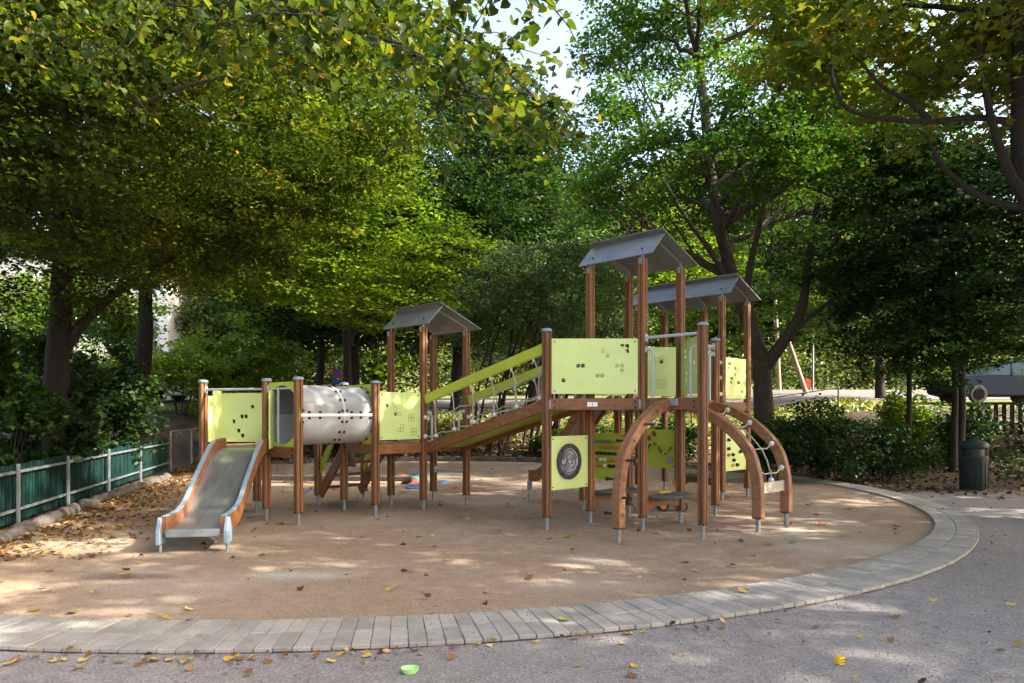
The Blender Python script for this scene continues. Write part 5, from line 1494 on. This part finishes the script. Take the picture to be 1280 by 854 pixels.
for px, py, k, s_ in ((206, 779, 'yellow', .075), (231, 828, 'yellow', .10), (190, 828, 'yellow', .08), (288, 826, 'yellow', .08), (302, 825, 'brown', .08), (104, 827, 'yellow', .07), (10, 832, 'yellow', .10), (97, 838, 'brown', .07), (65, 828, 'yellow', .07),
                      (78, 827, 'yellow', .06), (212, 827, 'yellow', .07), (238, 838, 'brown', .06), (20, 827, 'brown', .07), (148, 830, 'green', .06), (45, 822, 'brown', .05), (415, 828, 'yellow', .07), (427, 819, 'yellow', .06), (460, 821, 'yellow', .08), (482, 816, 'yellow', .07),
                      (520, 815, 'brown', .07), (597, 807, 'yellow', .05), (613, 808, 'yellow', .05), (715, 800, 'yellow', .06), (787, 793, 'yellow', .06), (803, 791, 'yellow', .05), (778, 806, 'yellow', .06), (722, 834, 'yellow', .06), (792, 834, 'yellow', .06), (788, 846, 'brown', .07),
                      (1021, 786, 'brown', .07), (1113, 772, 'brown', .05), (1073, 797, 'yellow', .04), (1165, 751, 'yellow', .09), (1252, 815, 'green', .06), (1263, 757, 'yellow', .08), (1222, 754, 'yellow', .05), (1077, 748, 'brown', .06), (1240, 700, 'yellow', .07), (1233, 688, 'brown', .08), (1010, 770, 'yellow', .04), (855, 820, 'yellow', .05)):
    fallen(px, py, k, s_, "on the grey gravel beside the paver band")
for px, py, k, s_ in ((706, 782, 'green', .10), (926, 746, 'yellow', .12), (206, 781, 'yellow', .09), (237, 782, 'green', .06), (1206, 677, 'yellow', .1), (1180, 640, 'brown', .1)):
    fallen(px, py, k, s_, "on the paver band")
for px, py, k, s_ in ((41, 766, 'yellow', .09), (89, 768, 'green', .09), (188, 768, 'yellow', .05), (237, 763, 'yellow', .08), (202, 744, 'yellow', .06), (328, 695, 'yellow', .09), (488, 738, 'yellow', .09), (560, 701, 'yellow', .07), (398, 684, 'yellow', .05), (353, 683, 'yellow', .08),
                      (433, 719, 'yellow', .06), (525, 672, 'yellow', .1), (350, 655, 'brown', .08), (709, 672, 'green', .15), (727, 712, 'yellow', .06), (706, 714, 'brown', .05), (799, 723, 'yellow', .06), (857, 704, 'red', .09), (870, 715, 'yellow', .08), (961, 683, 'brown', .14),
                      (990, 680, 'green', .10), (1027, 657, 'red', .14), (1120, 659, 'green', .12), (1051, 671, 'green', .11), (1062, 638, 'brown', .16), (961, 607, 'brown', .1), (1098, 645, 'brown', .1), (635, 630, 'brown', .1), (645, 639, 'yellow', .08), (585, 649, 'yellow', .08), (600, 656, 'yellow', .07),
                      (575, 648, 'yellow', .07), (340, 664, 'yellow', .07), (115, 742, 'yellow', .06), (61, 740, 'yellow', .06), (150, 720, 'yellow', .08), (100, 716, 'yellow', .07), (175, 705, 'yellow', .08), (60, 715, 'yellow', .08), (310, 725, 'brown', .05), (640, 718, 'yellow', .06), (540, 768, 'yellow', .05)):
    fallen(px, py, k, s_, "on the tan play surface")

def litter(name, n, fn, size, m, label, tilt=.35, tmpl=LEAF_H):
    pts = []
    while len(pts) < n:
        p = fn()
        if p is not None: pts.append(p)
    pts = np.array(pts)
    z = gz(pts[:, 0], pts[:, 1]) + g.uniform(.012, .03, n)
    me = leaf_cloud(name, np.c_[pts, z], size, g, tilt, tmpl, szvar=.5); me.materials.append(m)
    tag(link(name, me, (0, 0, 0)), kind='stuff', label=label)
def left_strip():
    y = g.uniform(6.8, 21); t = (y - 7.2) / 10.05
    xf = -5.62 - 2.54 * t
    w = 1.7 + .05 * (y - 7)
    x = xf + .05 + abs(g.normal(0, .42)) * w
    return (x, y) if x < xf + 3.2 else None
litter("leaf_litter", 4600, left_strip, .045, M['litter'], "brown and yellow fallen leaves spread along the green fence")
def back_strip():
    x = g.uniform(-9, 7); y = 21.1 + abs(g.normal(0, 2.2)); return (x, y)
litter("leaf_litter", 4200, back_strip, .10, M['litter'], "brown fallen leaves on the bank behind the play area")
def right_bed():
    x = g.uniform(4.2, 14); y = g.uniform(11.4, 20)
    if math.hypot(x - CX, y - CY) < 8.75: return None
    if y < 12.6 and g.uniform() > .4: return None
    return (x, y)
litter("leaf_litter", 3600, right_bed, .065, leaf_mat("shaded_dull_brown_leaf", [(0, (.03, .02, .012)), (.5, (.08, .045, .02)), (.88, (.16, .08, .03)), (1, (.36, .22, .06))], .1, (1, 1, .7), .8), "dark fallen leaves on the soil around the litter bin")  # duller, darker copy of the litter leaves, their shade put into the colour
def sparse():
    x = g.uniform(-7, 6); y = g.uniform(4.5, 20); return (x, y) if math.hypot(x - CX, y - CY) < 7.9 else None
litter("leaf_litter", 420, sparse, .05, M['litter'], "scattered small leaf scraps on the tan play surface")
def outside():
    x = g.uniform(-4.5, 9); y = 2.6 + 9 * g.uniform() ** 1.4
    return (x, y) if math.hypot(x - CX, y - CY) > 8.7 else None
litter("leaf_litter", 260, outside, .035, M['litter'], "small leaf scraps and bits on the grey gravel")
# loose stones
def stones(name, n, fn, r, m, label):
    pts = []
    while len(pts) < n:
        p = fn()
        if p is not None: pts.append(p)
    pts = np.array(pts)
    oc = np.array([(1, 0, 0), (0, 1, 0), (-1, 0, 0), (0, -1, 0), (0, 0, .8), (0, 0, -.5)]); of = np.array([(0, 1, 4), (1, 2, 4), (2, 3, 4), (3, 0, 4), (1, 0, 5), (2, 1, 5), (3, 2, 5), (0, 3, 5)])
    s_ = r * g.uniform(.4, 1.5, (n, 1, 1)); V_ = np.c_[pts, np.full(n, .004)][:, None, :] + oc[None] * s_ * g.uniform(.6, 1.3, (n, 6, 1))
    me = fast_mesh(name, V_.reshape(-1, 3), (of[None] + (np.arange(n) * 6)[:, None, None]).reshape(-1), 3); me.materials.append(m)
    tag(link(name, me, (0, 0, 0)), kind='stuff', label=label)
stones("gravel", 9000, lambda: (lambda x, y: (x, y) if math.hypot(x - CX, y - CY) > 8.68 else None)(g.uniform(-4, 9), 2.6 + 8 * g.uniform() ** 1.6), .006, mat("grey_pebbles", (.26, .235, .235), .9, .4, 60), "loose grey stones on the gravel")
stones("gravel", 5000, lambda: (lambda x, y: (x, y) if math.hypot(x - CX, y - CY) < 8.0 else None)(g.uniform(-5.6, 6), 4.6 + 6 * g.uniform() ** 1.3), .006, mat("tan_pebbles", (.34, .25, .17), .9, .4, 60), "loose tan grit on the play surface")
def on_band():
    a = g.uniform(A0, A1); r = 8.66 - abs(g.normal(0, .35)) if g.uniform() < .4 else r_in(a) + abs(g.normal(0, .10))
    x, y = CX + r * math.cos(a), CY + r * math.sin(a)
    return (x, y) if r_in(a) < r < 8.64 and x > -5 and y < 9 else None
stones("gravel", 2600, on_band, .0045, mat("spilled_grit", (.30, .23, .165), .9, .4, 60), "tan grit spilled over the pavers")
bpy.data.objects["gravel.002"].location.z = .03
def band_edge():
    a = R(g.uniform(-118, -62)); r = 8.67 + abs(g.normal(0, .09)); return (CX + r * math.cos(a), CY + r * math.sin(a))
litter("leaf_litter", 110, band_edge, .034, M['litter'], "small broken leaves drifted against the outer edge of the pavers", .5)
# grass on top of the bank
def bank_grass():
    x = g.uniform(-12, 13); y = g.uniform(23.0, 28.0); return (x, y)
pts = np.array([bank_grass() for _ in range(5000)])
me = leaf_cloud("grass", np.c_[pts, gz(pts[:, 0], pts[:, 1])], .16, g, 1.6, LEAF_Q, droop=-2.5); me.materials.append(leaf_mat("dry_grass", [(0, (.06, .09, .02)), (.6, (.16, .17, .045)), (1, (.30, .26, .09))], .4))
tag(link("grass", me, (0, 0, 0)), kind='stuff', label="dry sunlit grass on the top of the bank")
